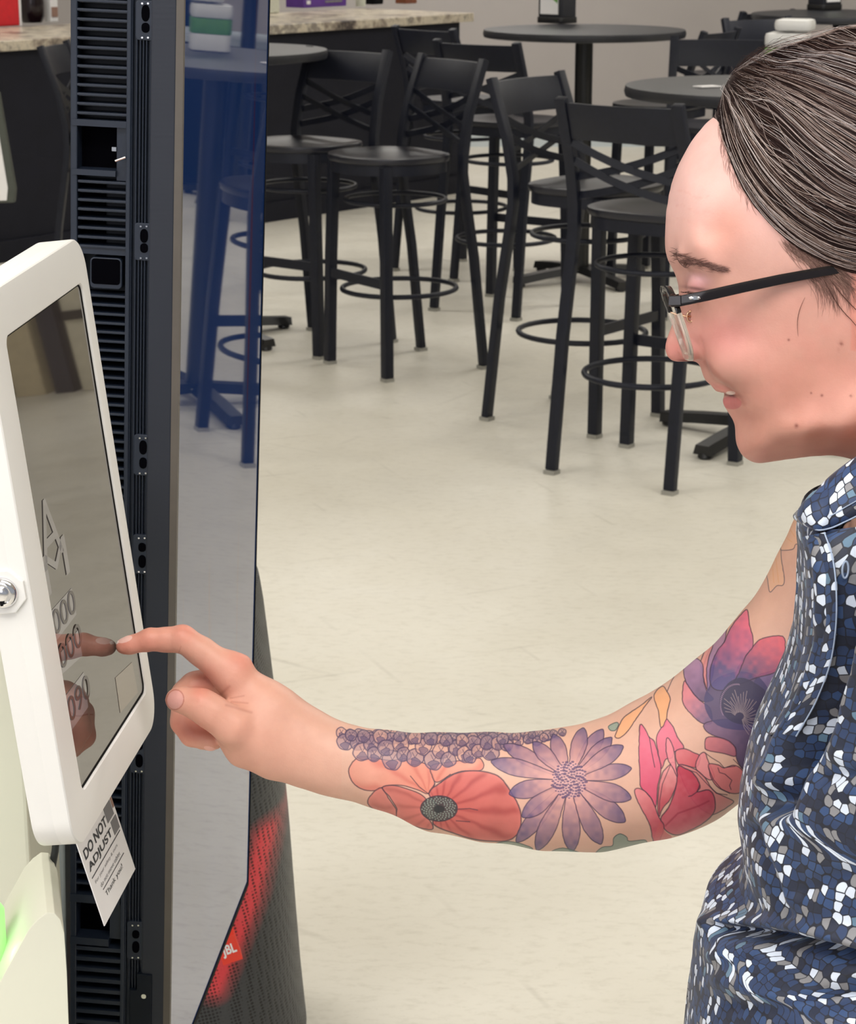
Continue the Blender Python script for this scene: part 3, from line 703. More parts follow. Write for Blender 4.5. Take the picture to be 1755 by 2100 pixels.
# paper card tucked under the tablet
u_c = tu.copy(); BLc = P(215, 1899, 1.70)
def on_dir(o_, d_, px, py):
    r = ray(px, py); n_ = r.cross(d_.cross(r)).normalized(); return (O - o_).dot(n_) / d_.dot(n_)
wc = on_dir(BLc, u_c, 274, 1780)
v_c = ray(215, 1899).cross(ray(161, 1740)).cross(u_c).normalized(); v_c = -v_c if v_c.z < 0 else v_c
hc = on_dir(BLc, v_c, 161, 1740); hcf = hc + .045
n_c = u_c.cross(v_c).normalized(); print('card', wc, hc, v_c, n_c)
cd = empty('paper_card', BLc, 0, 'white printed paper card hanging below the tablet, reading DO NOT ADJUST', 'card'); CL_ = Matrix.Translation(BLc)
cp = MB().frame(BLc, u_c, v_c, n_c, (0, 0, -.0008), (wc, hcf, 0)).build('sheet', M['paper'], cd, local=CL_)
zr = Vector((0, 0, 0))
def ct_(s, a, c, w, h, m='ink', bold=.0): return text('print_text', s, 1, u_c * (a * wc) + v_c * (c * hc), u_c, v_c, M[m], cp, width=w * wc, height=h * hc, ex=.0003, bold=bold)
ct_('DO NOT', .06, .80, .66, .125, bold=.02); ct_('ADJUST', .06, .615, .70, .125, bold=.02)
ct_('For your safety & ours', .10, .46, .68, .05, 'greyink'); ct_('do not move tablet', .18, .36, .6, .05, 'greyink'); ct_('Thank you!', .22, .19, .52, .08, 'ink')
def cbx(a0_, c0_, a1_, c1_, m, nm='print_block'): MB().frame(BLc, u_c, v_c, n_c, (a0_ * wc, c0_ * hc, .0001), (a1_ * wc, c1_ * hc, .0004)).build(nm, M[m], cp, local=CL_)
cbx(.06, .565, .94, .575, 'ink', 'rule_line'); cbx(.2, .315, .86, .323, 'ink', 'rule_line')
cbx(.74, .80, .93, 1.06, 'greyink', 'picture_block'); cbx(.80, .60, .96, .77, 'greyink', 'picture_block'); cbx(.95, .86, .99, 1.15, 'brownink', 'picture_block')

# rounded lower console with the green lamp
co_loc = PY(60, 2000, 1.52); co_loc.z = 0
cs_ = empty('payment_console', co_loc, 0, 'white rounded console with a glowing green lamp at the lower left corner', 'console'); CM = Matrix.Translation(co_loc)
yc = 1.52
ol = [(60, 1905), (78, 1885), (96, 1872), (112, 1873), (124, 1886), (132, 1915), (137, 1990), (141, 2100), (146, 2260), (-160, 2260), (-160, 2290), (-30, 2075), (10, 1995)]
pl = [PY(x, y, yc) for x, y in ol]
# trace the front outline, extrude away from us
op = [((q - co_loc).x, (q - co_loc).z) for q in pl]
zl = min(z for x, z in op)
op = [(x, (0.0 if z <= zl + .03 else z)) for x, z in op]
MB().prism(op, co_loc, X_, Z, Vector((-.21, 1, 0)), 0, .11).build('shell', M['cream'], cs_, local=CM, bevel=.005, seg=3, smooth=30)
gl = PY(6, 1915, 1.56)
MB().lathe([(.0001, 0), (.012, 0), (.016, .004), (.016, .05), (.012, .056), (.0001, .056)], gl - Vector((.014, 0, .03)), 24).build('green_lamp', mat('green_lit_lens', (150, 220, 130), .3, emit=(165, 232, 140), es=.6), cs_, local=CM, smooth=50)
l = bpy.data.lights.new('green_lamp_glow', 'POINT'); l.energy = .03; l.color = (.45, 1, .3); l.shadow_soft_size = .015
o = bpy.data.objects.new('green_lamp_glow', l); COL.objects.link(o); o.location = gl + Vector((.012, -.03, .0))
# ------------------------------------------------------------------ the person: implicit surfaces turned into one skin
A_ = np.array
CP, SP_ = math.cos(PITCH), math.sin(PITCH)
def Pn(px, py, D): v = P(px, py, D); return A_([v.x, v.y, v.z])
def to_px(V):
    x = V[:, 0]; y = V[:, 1]; z = V[:, 2] - CAM_H
    d = y * CP - z * SP_; u = y * SP_ + z * CP
    return 877.5 + F * x / d, 1050 - F * u / d
def smin(a, b, k):
    h = np.clip(.5 + .5 * (b - a) / k, 0, 1); return b * (1 - h) + a * h - k * h * (1 - h)
def smax(a, b, k): return -smin(-a, -b, k)
def cone(V, a, b, ra, rb):
    ab = b - a; t = np.clip(((V - a) @ ab) / (ab @ ab), 0, 1)
    return np.linalg.norm(V - a - t[:, None] * ab, axis=1) - (ra + (rb - ra) * t)
def ell(V, c, ax, r):
    Q = ((V - c) @ ax.T) / r; k0 = np.linalg.norm(Q, axis=1); k1 = np.linalg.norm(Q / r, axis=1) + 1e-9
    return k0 * (k0 - 1) / k1
def chain(V, pts, k=.004, D0=0.):
    """pts: (px, py, depth, radius in reference px)"""
    q = [(Pn(x, y, D0 + d), r * (D0 + d) / F) for x, y, d, r in pts]; o = None
    for (a, ra), (b, rb) in zip(q, q[1:]):
        c = cone(V, a, b, ra, rb); o = c if o is None else smin(o, c, k)
    return o
def nets(fn, lo, hi, h, margin=1.6):
    """sparse surface nets: vertices and quads of fn = 0"""
    lo = A_(lo); n = 8; nb = np.ceil((A_(hi) - lo) / (h * n)).astype(int)
    I = np.stack(np.meshgrid(*[np.arange(k) for k in nb], indexing='ij'), -1).reshape(-1, 3)
    c = lo + (I + .5) * n * h
    I = I[np.abs(fn(c)) < n * h * .87 * margin]
    g = np.stack(np.meshgrid(*[np.arange(n + 1)] * 3, indexing='ij'), -1).reshape(-1, 3)
    vals = np.empty((len(I), (n + 1) ** 3), np.float32)
    for s in range(0, len(I), 400):
        pts = lo + (I[s:s + 400, None] * n + g[None]) * h
        vals[s:s + 400] = fn(pts.reshape(-1, 3)).reshape(-1, (n + 1) ** 3)
    vals = vals.reshape(-1, n + 1, n + 1, n + 1)
    dim = nb * n + 1
    key = lambda ijk: (ijk[:, 0] * dim[1] + ijk[:, 1]) * dim[2] + ijk[:, 2]
    corn = [(x, y, z) for x in (0, 1) for y in (0, 1) for z in (0, 1)]
    cv = np.stack([vals[:, x:n + x, y:n + y, z:n + z] for x, y, z in corn], -1)
    sg = cv < 0; act = sg.any(-1) & ~sg.all(-1)
    bi, ci, cj, ck = np.nonzero(act); cv = cv[bi, ci, cj, ck]
    ps = np.zeros((len(cv), 3)); cn_ = np.zeros(len(cv))
    for a in range(8):
        for b in range(a + 1, 8):
            d = A_(corn[b]) - A_(corn[a])
            if np.abs(d).sum() != 1: continue
            va, vb = cv[:, a], cv[:, b]; m = (va < 0) != (vb < 0)
            t = va[m] / (va[m] - vb[m]); ps[m] += A_(corn[a]) + t[:, None] * d; cn_[m] += 1
    cell = I[bi] * n + np.stack([ci, cj, ck], 1)
    verts = lo + (cell + ps / cn_[:, None]) * h
    kk = key(cell); od = np.argsort(kk); ks = kk[od]
    quads = []
    for ax in range(3):
        sl0 = [slice(0, n)] * 3; sl1 = [slice(0, n)] * 3; sl1[ax] = slice(1, n + 1)
        v0 = vals[(slice(None), *sl0)] < 0; v1 = vals[(slice(None), *sl1)] < 0
        b_, i_, j_, k_ = np.nonzero(v0 != v1); flip = v0[b_, i_, j_, k_]
        e = I[b_] * n + np.stack([i_, j_, k_], 1)
        a1, a2 = [(1, 2), (2, 0), (0, 1)][ax]
        q = []
        for s1, s2 in ((0, 0), (1, 0), (1, 1), (0, 1)):
            c2 = e.copy(); c2[:, a1] -= s1; c2[:, a2] -= s2; kq = key(c2)
            p_ = np.clip(np.searchsorted(ks, kq), 0, len(ks) - 1); q.append(np.where(ks[p_] == kq, od[p_], -1))
        q = np.stack(q, 1); ok = (q >= 0).all(1); q = q[ok]; fl = flip[ok]
        q[~fl] = q[~fl][:, ::-1]; quads.append(q)
    return verts, np.concatenate(quads)
def smooth_v(v, q, it=1, w=.5):
    for _ in range(it):
        s = np.zeros_like(v); c = np.zeros(len(v))
        for a in range(4):
            for b in (1, 3): np.add.at(s, q[:, a], v[q[:, (a + b) % 4]]); np.add.at(c, q[:, a], 1)
        v = v * (1 - w) + w * s / c[:, None]
    return v
def np_mesh(name, v, q):
    me = bpy.data.meshes.new(name); q = np.asarray(q); k = q.shape[1]
    me.vertices.add(len(v)); me.vertices.foreach_set('co', np.asarray(v, np.float32).ravel())
    me.loops.add(q.size); me.loops.foreach_set('vertex_index', q.astype(np.int32).ravel())
    me.polygons.add(len(q)); me.polygons.foreach_set('loop_start', np.arange(0, q.size, k, dtype=np.int32))
    me.update(calc_edges=True); me.validate(); return me

# ---- head frame: sagittal plane turned a few degrees towards the camera
HD = 1.45
HO = Pn(1560, 600, HD); dr = A_(ray(1560, 600)); dr /= np.linalg.norm(dr)
n0 = -dr; a0_ = np.cross(dr, [0, 0, 1.]); a0_ /= np.linalg.norm(a0_)
psi = math.radians(4.0)
HN = n0 * math.cos(psi) + a0_ * math.sin(psi); HA = a0_ * math.cos(psi) - n0 * math.sin(psi); HB = np.cross(HN, HA)
if HB[2] < 0: HB = -HB
HX = np.stack([HA, HB, HN])
PXM = F / HD
def hl(px, py, h=0.):                                   # reference px at half width h px -> (a, b) metres
    r = A_(ray(px, py)); c0 = A_([0, 0, CAM_H]); t = ((HO - c0) @ HN + h / PXM) / (r @ HN)
    d = c0 + r * t - HO; return d @ HA, d @ HB
PROF = [(1472,236,150),(1450,254,155),(1422,288,160),(1400,325,165),(1383,365,165),(1372,410,165),(1367,455,155),(1365,500,125),(1368,528,80),(1376,545,45),(1385,566,26),(1391,590,20),(1391,612,16),(1386,635,15),(1378,660,16),(1369,686,18),(1363,708,22),(1365,728,20),(1376,741,17),(1400,744,14),(1426,742,13),(1435,752,16),(1441,772,24),(1449,785,28),(1462,793,30),(1476,798,28),(1486,804,22),(1484,815,26),(1484,828,30),(1490,842,30),(1500,856,32),(1507,872,42),(1508,892,55),(1512,916,60),(1526,937,60),(1550,949,60),(1580,946,70),(1620,940,80),(1680,933,95),(1740,932,100),(1800,930,110),(1880,900,130),(1950,820,140),(1995,700,150),(2020,560,160),(2025,420,160),(2000,290,160),(1940,185,160),(1850,122,160),(1760,100,150),(1680,122,140),(1610,142,130),(1560,166,120),(1510,195,150)]
LM = [(1400,400,93),(1450,400,150),(1520,400,192),(1620,400,220),(1750,400,236),(1424,330,80),(1480,300,130),(1570,280,168),(1700,280,206),(1500,350,165),(1850,300,215),(1900,500,232),(1394,480,96),(1450,480,155),(1520,480,192),
 (1394,530,92),(1425,540,128),(1470,548,158),(1515,560,176),(1560,530,198),(1640,520,218),
 (1405,580,64),(1428,592,98),(1455,592,128),(1487,600,158),(1540,610,182),(1600,620,200),(1700,620,214),
 (1400,620,38),(1415,640,56),(1385,690,25),(1400,680,38),(1420,680,56),(1440,660,86),(1462,640,118),(1500,650,150),
 (1384,722,22),(1440,700,72),(1470,700,112),(1510,700,148),(1560,700,172),(1640,700,196),(1720,700,206),
 (1448,735,62),(1462,748,78),(1485,745,108),(1520,760,142),(1580,780,170),(1660,780,188),(1750,780,196),
 (1452,765,42),(1468,780,52),(1492,790,76),(1510,800,92),(1535,800,128),(1560,820,148),
 (1500,822,62),(1518,822,82),(1505,845,58),(1530,850,90),(1560,860,122),(1620,850,162),(1700,850,192),(1790,850,196),
 (1530,890,72),(1535,915,70),(1560,900,104),(1600,905,132),(1570,930,76),(1650,905,158),(1730,900,172)]
gs = .0013; ga0, gb0 = -.085, -.15; na, nbb = 230, 300
GA, GB = np.meshgrid(ga0 + gs * np.arange(na), gb0 + gs * np.arange(nbb), indexing='ij')
poly = A_([hl(x, y, 0) for x, y, r in PROF])
def smooth_closed(p, k=5):
    o = []; n = len(p)
    for i in range(n):
        p0, p1, p2, p3 = p[i - 1], p[i], p[(i + 1) % n], p[(i + 2) % n]
        for j in range(k):
            t = j / k; o.append(.5 * ((2 * p1) + (p2 - p0) * t + (2 * p0 - 5 * p1 + 4 * p2 - p3) * t * t + (3 * p1 - p0 - 3 * p2 + p3) * t ** 3))
    return A_(o)
def poly_sd(px, py, pl):
    """signed distance, positive inside"""
    d = np.full(px.shape, 1e9); ins = np.zeros(px.shape, bool)
    for i in range(len(pl)):
        x0, y0 = pl[i - 1]; x1, y1 = pl[i]; ex, ey = x1 - x0, y1 - y0
        wx, wy = px - x0, py - y0; L2 = ex * ex + ey * ey + 1e-18; t = np.clip((wx * ex + wy * ey) / L2, 0, 1)
        d = np.minimum(d, (wx - t * ex) ** 2 + (wy - t * ey) ** 2)
        if y0 != y1:
            c = ((y0 > py) != (y1 > py)) & (px < (x1 - x0) * (py - y0) / (y1 - y0) + x0); ins ^= c
    return np.where(ins, 1, -1) * np.sqrt(d)
sd = poly_sd(GA, GB, smooth_closed(poly, 4))
def poisson(sd, it):
    inside = sd > 0
    if min(sd.shape) > 60:
        c = poisson(sd[::2, ::2] , it); phi = np.repeat(np.repeat(c, 2, 0), 2, 1)[:sd.shape[0], :sd.shape[1]] * 4
    else: phi = np.zeros_like(sd)
    fr = np.clip(sd / (gs * 1.0), 0, 1)
    for _ in range(it):
        p = .25 * (np.roll(phi, 1, 0) + np.roll(phi, -1, 0) + np.roll(phi, 1, 1) + np.roll(phi, -1, 1) + 1)
        phi = np.where(inside, p, 0)
    return phi
phi = poisson(sd, 500) * gs * gs
def samp(G, a, b):
    x = np.clip((a - ga0) / gs, 0, na - 1.001); y = np.clip((b - gb0) / gs, 0, nbb - 1.001)
    i = x.astype(int); j = y.astype(int); u = x - i; v = y - j
    return G[i, j] * (1 - u) * (1 - v) + G[i + 1, j] * u * (1 - v) + G[i, j + 1] * (1 - u) * v + G[i + 1, j + 1] * u * v
# boundary radius samples just inside the outline, plus interior landmarks; log-scale thin plate
bp = A_([hl(x, y, 0) for x, y, r in PROF]); br = A_([r / PXM for x, y, r in PROF])
tg = np.roll(bp, -1, 0) - np.roll(bp, 1, 0); tg /= np.linalg.norm(tg, axis=1)[:, None]; inn = np.stack([tg[:, 1], -tg[:, 0]], 1)
if poly_sd(*(bp + inn * .004).T, bp).sum() < 0: inn = -inn
bi_ = bp + inn * .0026
K = [(a, b, math.log(max(2 * r * .0026, 1e-7) / max(float(samp(phi, A_([a]), A_([b]))[0]), 1e-9))) for (a, b), r in zip(bi_, br)]
for x, y, h in LM:
    a, b = hl(x, y, h); f_ = max(float(samp(phi, A_([a]), A_([b]))[0]), 1e-9); K.append((a, b, math.log((h / PXM) ** 2 / f_)))
K = A_(K)
def tps(K, lam):
    X = K[:, :2] / .05; n = len(K); r2 = ((X[:, None] - X[None]) ** 2).sum(-1); U = .5 * r2 * np.log(r2 + 1e-12)
    Pm = np.c_[np.ones(n), X]; Am = np.block([[U + lam * np.eye(n), Pm], [Pm.T, np.zeros((3, 3))]])
    w = np.linalg.solve(Am, np.r_[K[:, 2], 0, 0, 0])
    def ev(a, b):
        a = a.ravel() / .05; b = b.ravel() / .05; o = w[n] + w[n + 1] * a + w[n + 2] * b
        for i in range(n):
            r = (a - X[i, 0]) ** 2 + (b - X[i, 1]) ** 2; o = o + w[i] * .5 * r * np.log(r + 1e-12)
        return o
    return ev
lg = tps(K, .02)(GA, GB).reshape(GA.shape)
def blur(G, it):
    for _ in range(it): G = .2 * (G + np.roll(G, 1, 0) + np.roll(G, -1, 0) + np.roll(G, 1, 1) + np.roll(G, -1, 1))
    return G
lg = blur(np.clip(lg, -6, 4), 3)
q = np.where(sd > 0, phi * np.exp(lg), sd * .030)
HQ = blur(q, 2)
gx_, gy_ = np.gradient(HQ, gs); HG = np.minimum(gx_ ** 2 + gy_ ** 2, .04)
print('head half width max (mm)', 1000 * math.sqrt(HQ.max()))
def hloc(V): d = V - HO; return d @ HX.T
def hp(px, py, h, off=0.): a, b = hl(px, py, h); return HO + HA * a + HB * b + HN * ((h + off) / PXM)      # surface point
def f_headq(V):
    L_ = hloc(V); qq = samp(HQ, L_[:, 0], L_[:, 1]); n2 = L_[:, 2] ** 2
    f_ = (n2 - qq) / np.sqrt(4 * np.maximum(n2, np.maximum(qq, 0) * .5) + samp(HG, L_[:, 0], L_[:, 1]) + 1e-5)
    oa = np.maximum(np.abs(L_[:, 0] - (ga0 + gs * na / 2)) - gs * na / 2, 0) + np.maximum(np.abs(L_[:, 1] - (gb0 + gs * nbb / 2)) - gs * nbb / 2, 0)
    return np.where(oa > 0, np.maximum(f_, oa), f_)
R_ = lambda r: r / PXM
def f_head(V):
    f_ = f_headq(V)
    for s in (1, -1):
        def hq(px, py, h, off=0.):
            a, b = hl(px, py, h); return HO + HA * a + HB * b + HN * s * ((h + off) / PXM)
        I3 = HX
        # eyeball under the lids, lids, brow
        f_ = smin(f_, ell(V, hq(1441, 592, 84), I3, A_([R_(33), R_(32), R_(36)])), R_(14))
        f_ = smin(f_, cone(V, hq(1408, 528, 96), hq(1470, 540, 150), R_(15), R_(13)), R_(26))
        f_ = smax(f_, -cone(V, hq(1418, 606, 104), hq(1460, 612, 140), R_(2.2), R_(2.2)), R_(6))
        # nose wing and nostril
        f_ = smin(f_, ell(V, hq(1418, 718, 34), I3, A_([R_(26), R_(22), R_(18)])), R_(12))
        f_ = smax(f_, -ell(V, hq(1404, 744, 18), I3, A_([R_(14), R_(9), R_(8)])), R_(5))
        f_ = smax(f_, -cone(V, hq(1440, 700, 66), hq(1448, 738, 70), R_(2), R_(3)), R_(12))
        # smile fold, cheek
        f_ = smax(f_, -cone(V, hq(1458, 765, 66), hq(1502, 796, 98), R_(1.5), R_(3)), R_(12))
        f_ = smax(f_, -cone(V, hq(1502, 796, 98), hq(1527, 826, 112), R_(3), R_(2)), R_(12))
        f_ = smin(f_, ell(V, hq(1508, 738, 96), I3, A_([R_(55), R_(50), R_(46)])), R_(40))
        # mouth slit and lower lip
        f_ = smax(f_, -cone(V, hq(1484, 807, 10), hq(1518, 815, 84), R_(4.5), R_(2.5)), R_(4))
        f_ = smin(f_, cone(V, hq(1496, 824, 14), hq(1519, 822, 72), R_(13), R_(8)), R_(8))
        f_ = smin(f_, cone(V, hq(1472, 795, 10), hq(1512, 806, 74), R_(9), R_(6)), R_(10))
        # ear
        f_ = smin(f_, ell(V, hq(1806, 640, 212), I3, A_([R_(52), R_(92), R_(20)])), R_(10))
        f_ = smax(f_, -ell(V, hq(1800, 630, 236), I3, A_([R_(26), R_(56), R_(14)])), R_(10))
    return f_
# ---- hand (reference px, extra depth in m, radius px)
D1 = 1.65
def f_hand(V):
    idx = chain(V, [(253, 1325, 0, 16.5), (266, 1323, 0, 18.5), (308, 1312, 0, 23.5), (340, 1312, 0, 25), (374, 1311, 0, 29), (414, 1337, 0, 30), (476, 1384, 0, 38)], .003, D1)
    idx = smax(idx, -cone(V, Pn(366, 1348, D1 - .012), Pn(366, 1348, D1 + .012), .0022, .0022), .003)
    idx = smax(idx, -cone(V, Pn(314, 1342, D1 - .012), Pn(314, 1342, D1 + .012), .0012, .0012), .003)
    mid = chain(V, [(482, 1394, .020, 40), (400, 1410, .020, 32), (382, 1426, .020, 31), (378, 1480, .018, 28), (394, 1506, .016, 25), (432, 1522, .012, 19)], .003, D1)
    rin = chain(V, [(494, 1412, .037, 38), (415, 1432, .037, 30), (396, 1448, .036, 29), (394, 1494, .034, 26), (416, 1514, .030, 22), (440, 1520, .027, 18)], .003, D1)
    pin = chain(V, [(512, 1436, .053, 34), (446, 1458, .053, 25), (430, 1470, .052, 24), (432, 1502, .049, 22), (452, 1516, .044, 17)], .003, D1)
    th = chain(V, [(360, 1435, -.020, 19), (372, 1435, -.021, 22), (412, 1446, -.023, 30), (440, 1464, -.022, 31), (478, 1490, -.018, 36), (535, 1516, -.007, 42), (620, 1543, .006, 56)], .008, D1)
    th = smax(th, -cone(V, Pn(396, 1418, D1 - .034), Pn(401, 1440, D1 - .036), .0005, .0005), .003)
    palm = chain(V, [(478, 1388, .004, 38), (545, 1462, .006, 60), (690, 1557, .010, 62)], .01, D1)
    palm = smin(palm, chain(V, [(496, 1404, .026, 38), (560, 1478, .022, 56), (690, 1557, .010, 60)], .01, D1), .01)
    palm = smin(palm, chain(V, [(512, 1432, .048, 33), (575, 1492, .038, 50), (690, 1560, .014, 58)], .01, D1), .01)
    palm = smin(palm, chain(V, [(478, 1352, .0, 9), (500, 1357, .0, 8)], .01, D1), .012)
    palm = smin(palm, chain(V, [(474, 1512, .004, 28), (500, 1535, .0, 32), (560, 1555, .0, 36), (640, 1568, .006, 44)], .01, D1), .014)
    o = smin(palm, th, .014)
    # web folds between thumb and index
    for a, b in (((452, 1425), (470, 1408)), ((462, 1443), (508, 1460)), ((470, 1436), (505, 1436))):
        o = smax(o, -cone(V, Pn(*a, D1 - .016), Pn(*b, D1 - .018), .0012, .0005), .004)
    fg = np.minimum(np.minimum(mid, rin), pin)
    fg = smin(fg, palm, .004); fg = np.minimum(fg, th)
    o = smin(o, fg, .0008)
    return smin(o, smin(idx, palm, .008), .0015)
def f_arm(V):
    o = chain(V, [(690, 1557, .010, 63), (740, 1569, .010, 67), (800, 1581, .010, 75), (900, 1604, .008, 95), (1000, 1614, .006, 105), (1120, 1621, .004, 115), (1220, 1615, .0, 121)], .012, D1)
    o = smin(o, chain(V, [(1220, 1615, 0, 121), (1330, 1584, -.01, 128), (1400, 1552, -.018, 130)], .016, D1), .016)
    o = smin(o, chain(V, [(1400, 1552, -.018, 130), (1508, 1472, -.03, 130), (1618, 1350, -.045, 121), (1697, 1218, -.06, 112), (1728, 1118, -.075, 112)], .02, D1), .02)
    return o
SHR = Pn(1765, 1130, 1.565)
YC = float(Pn(1700, 1300, 1.385)[1])
def PYn(x, y, dx, dy=0., dz=0.): v = PY(x, y, YC); return A_([v.x + dx, v.y + dy, v.z + dz])
def f_trunk(V):
    ch, mi, wa = PYn(1650, 1230, .112), PYn(1590, 1480, .114), PYn(1528, 1760, .122)
    o = cone(V, Pn(1940, 800, 1.455), ch + A_([.012, 0, .10]), .052, .054)
    o = smin(o, ell(V, ch, np.eye(3), A_([.078, .135, .12])), .03)
    o = smin(o, ell(V, mi, np.eye(3), A_([.080, .120, .17])), .04)
    o = smin(o, ell(V, wa, np.eye(3), A_([.086, .120, .14])), .04)
    ls = ch + A_([.002, -.150, .062]); rs = ch + A_([-.004, .150, .058])
    o = smin(o, cone(V, ls, rs, .040, .040), .03)
    el = ls + A_([.045, -.045, -.275]); wr = el + A_([-.04, -.012, -.235])
    o = smin(o, cone(V, ls, el, .044, .037), .02); o = smin(o, cone(V, el, wr, .037, .025), .02)
    o = smin(o, ell(V, wr + A_([-.0, .0, -.055]), np.eye(3), A_([.036, .016, .050])), .02)
    for i in range(4):
        b_ = wr + A_([-.027 + .018 * i, 0, -.09]); m_ = b_ + A_([-.004, .006, -.045 - (.006 if i in (1, 2) else 0)]); e_ = m_ + A_([-.002, .014, -.03])
        o = smin(o, np.minimum(cone(V, b_, m_, .009, .008), cone(V, m_, e_, .008, .0068)), .003)
    return smin(o, cone(V, wr + A_([-.03, 0, -.03]), wr + A_([-.055, .006, -.085]), .011, .008), .008)
HC = HO + HA * .065 + HB * .03
def body_sdf(V):
    V = np.asarray(V, float); out = np.full(len(V), 1e3)
    def grp(fn, lo, hi, k):
        nonlocal out
        lo, hi = A_(lo), A_(hi); d = np.linalg.norm(np.maximum(np.maximum(lo - V, V - hi), 0), axis=1)
        m = d < .02; r = d + .015
        if m.any(): r[m] = fn(V[m])
        out = smin(out, r, k) if k else np.minimum(out, r)
    hd = A_([Pn(1340, 20, 1.45), Pn(2060, 960, 1.45)])
    grp(f_head, [hd[:, 0].min() - .03, HC[1] - .13, hd[:, 2].min() - .03], [hd[:, 0].max() + .03, HC[1] + .13, hd[:, 2].max() + .03], 0)
    grp(f_trunk, [.10, .98, .36], [.56, 1.50, 1.42], .028)
    grp(f_arm, [-.16, 1.36, .82], [.40, 1.76, 1.32], .012)
    grp(f_hand, [-.27, 1.48, .92], [-.02, 1.76, 1.16], .010)
    return out
bv, bq = nets(body_sdf, [-.27, .96, .34], [.62, 1.80, 1.60], .0016)
bv = smooth_v(bv, bq, 2, .45)
print('body', bv.min(0), bv.max(0), len(bv), len(bq))
# ---- paint: skin tones, tattoos and painted light and shade, stored on the vertices
def srgb(c): return A_(lin(c)[:3])
def finer(v, q, mask_face, cuts, it):
    me = np_mesh('tmp', v, q); bm = bmesh.new(); bm.from_mesh(me); bm.faces.ensure_lookup_table()
    es = {e for i in np.nonzero(mask_face)[0] for e in bm.faces[i].edges}
    bmesh.ops.subdivide_edges(bm, edges=list(es), cuts=cuts, use_grid_fill=True)
    bm.to_mesh(me); bm.free()
    n = len(me.vertices); V = np.empty(n * 3, np.float32); me.vertices.foreach_get('co', V); V = V.reshape(-1, 3).astype(float)
    E_ = np.empty(len(me.edges) * 2, np.int32); me.edges.foreach_get('vertices', E_); E_ = E_.reshape(-1, 2)
    new = np.zeros(n, bool); new[len(v):] = True
    act = new.copy(); act[E_[new[E_[:, 0]], 1]] = True; act[E_[new[E_[:, 1]], 0]] = True
    for _ in range(it):
        s = np.zeros_like(V); c = np.zeros(n)
        for a, b in ((0, 1), (1, 0)):
            for k_ in range(3): s[:, k_] += np.bincount(E_[:, a], V[E_[:, b], k_], n)
            c += np.bincount(E_[:, a], minlength=n)
        W = V + .5 * (s / np.maximum(c, 1)[:, None] - V); V[act] = W[act]
    me.vertices.foreach_set('co', V.astype(np.float32).ravel()); me.update(); return me, V
cx_, cy_ = to_px(bv)
yd = bv[:, 1]
vn_dir = bv - A_([0, 0, CAM_H])
me0 = np_mesh('tmp0', bv, bq); N0 = np.empty(len(bv) * 3, np.float32); me0.vertices.foreach_get('normal', N0); N0 = N0.reshape(-1, 3)
facing = -(N0 * vn_dir).sum(1) / np.linalg.norm(vn_dir, axis=1)
is_head = f_head(bv) < .004
armreg = (~is_head) & (facing > -.12) & (cx_ > 672) & (cx_ < 1680) & (cy_ > 1030) & (cy_ < 1790) & (yd > 1.38)
facereg = is_head & (facing > -.2) & (cx_ > 1340) & (cx_ < 1700) & (cy_ > 480) & (cy_ < 880)
handreg = (~is_head) & (facing > -.2) & (cx_ < 480)
handreg = (~is_head) & (facing > -.12) & (cx_ < 700) & (yd > 1.4)
mf = (armreg | handreg | facereg)[bq].all(1)
me1, V1 = finer(bv, bq, mf, 3, 6)
N1 = np.empty(len(V1) * 3, np.float32); me1.vertices.foreach_get('normal', N1); N1 = N1.reshape(-1, 3)
px, py = to_px(V1); vd = V1 - A_([0, 0, CAM_H]); fc = -(N1 * vd).sum(1) / np.linalg.norm(vd, axis=1)
ih = f_head(V1) < .004
Cc = np.tile(srgb((216, 172, 152)), (len(V1), 1))
def g2(x, y, cx, cy, rx, ry=None, rot=0):
    ry = ry or rx; c, s = math.cos(rot), math.sin(rot); dx, dy = x - cx, y - cy
    return np.exp(-(((dx * c + dy * s) / rx) ** 2 + ((-dx * s + dy * c) / ry) ** 2))
def tint(mask, col, w): 
    global Cc
    w = np.clip(w, 0, 1) * mask; Cc = Cc * (1 - w[:, None]) + srgb(col)[None] * w[:, None]
rng = np.random.RandomState(3)
def vnoise(x, y, s, seed):
    r = np.random.RandomState(seed).rand(64, 64); x = x / s; y = y / s; i = np.floor(x).astype(int); j = np.floor(y).astype(int)
    u = x - i; v = y - j; u = u * u * (3 - 2 * u); v = v * v * (3 - 2 * v); f_ = lambda a, b: r[a % 64, b % 64]
    return f_(i, j) * (1 - u) * (1 - v) + f_(i + 1, j) * u * (1 - v) + f_(i, j + 1) * (1 - u) * v + f_(i + 1, j + 1) * u * v
al = ~ih
# hand: redder fingers and knuckles, nails; crease and gap shade painted in
tint(al, (216, 150, 130), .55 * (px < 700) * np.clip((760 - px) / 260, 0, 1))
for q in ((380, 1290, 30), (496, 1350, 34), (300, 1325, 50), (250, 1322, 22), (410, 1420, 22), (360, 1500, 40), (420, 1390, 24)): tint(al, (214, 112, 96), .38 * g2(px, py, *q) * (px < 700))
tint(al, (196, 104, 88), .5 * g2(px, py, 400, 1500, 34, 20) )  # shade painted in the gap between thumb and curled finger
fr = (fc > -.1) & al
tint(fr, (238, 196, 186), .85 * (g2(px, py, 256, 1311, 17, 7, -.32) > .42)); tint(fr, (244, 226, 220), .9 * (g2(px, py, 240, 1316, 4, 5) > .45))
nl = g2(px, py, 359, 1435, 17, 20, .25); tint(fr & (yd_ := V1[:, 1] < 1.62), (214, 158, 150), .85 * (nl > .40)); tint(fr & yd_, (178, 104, 92), .7 * ((nl > .30) & (nl < .40)))
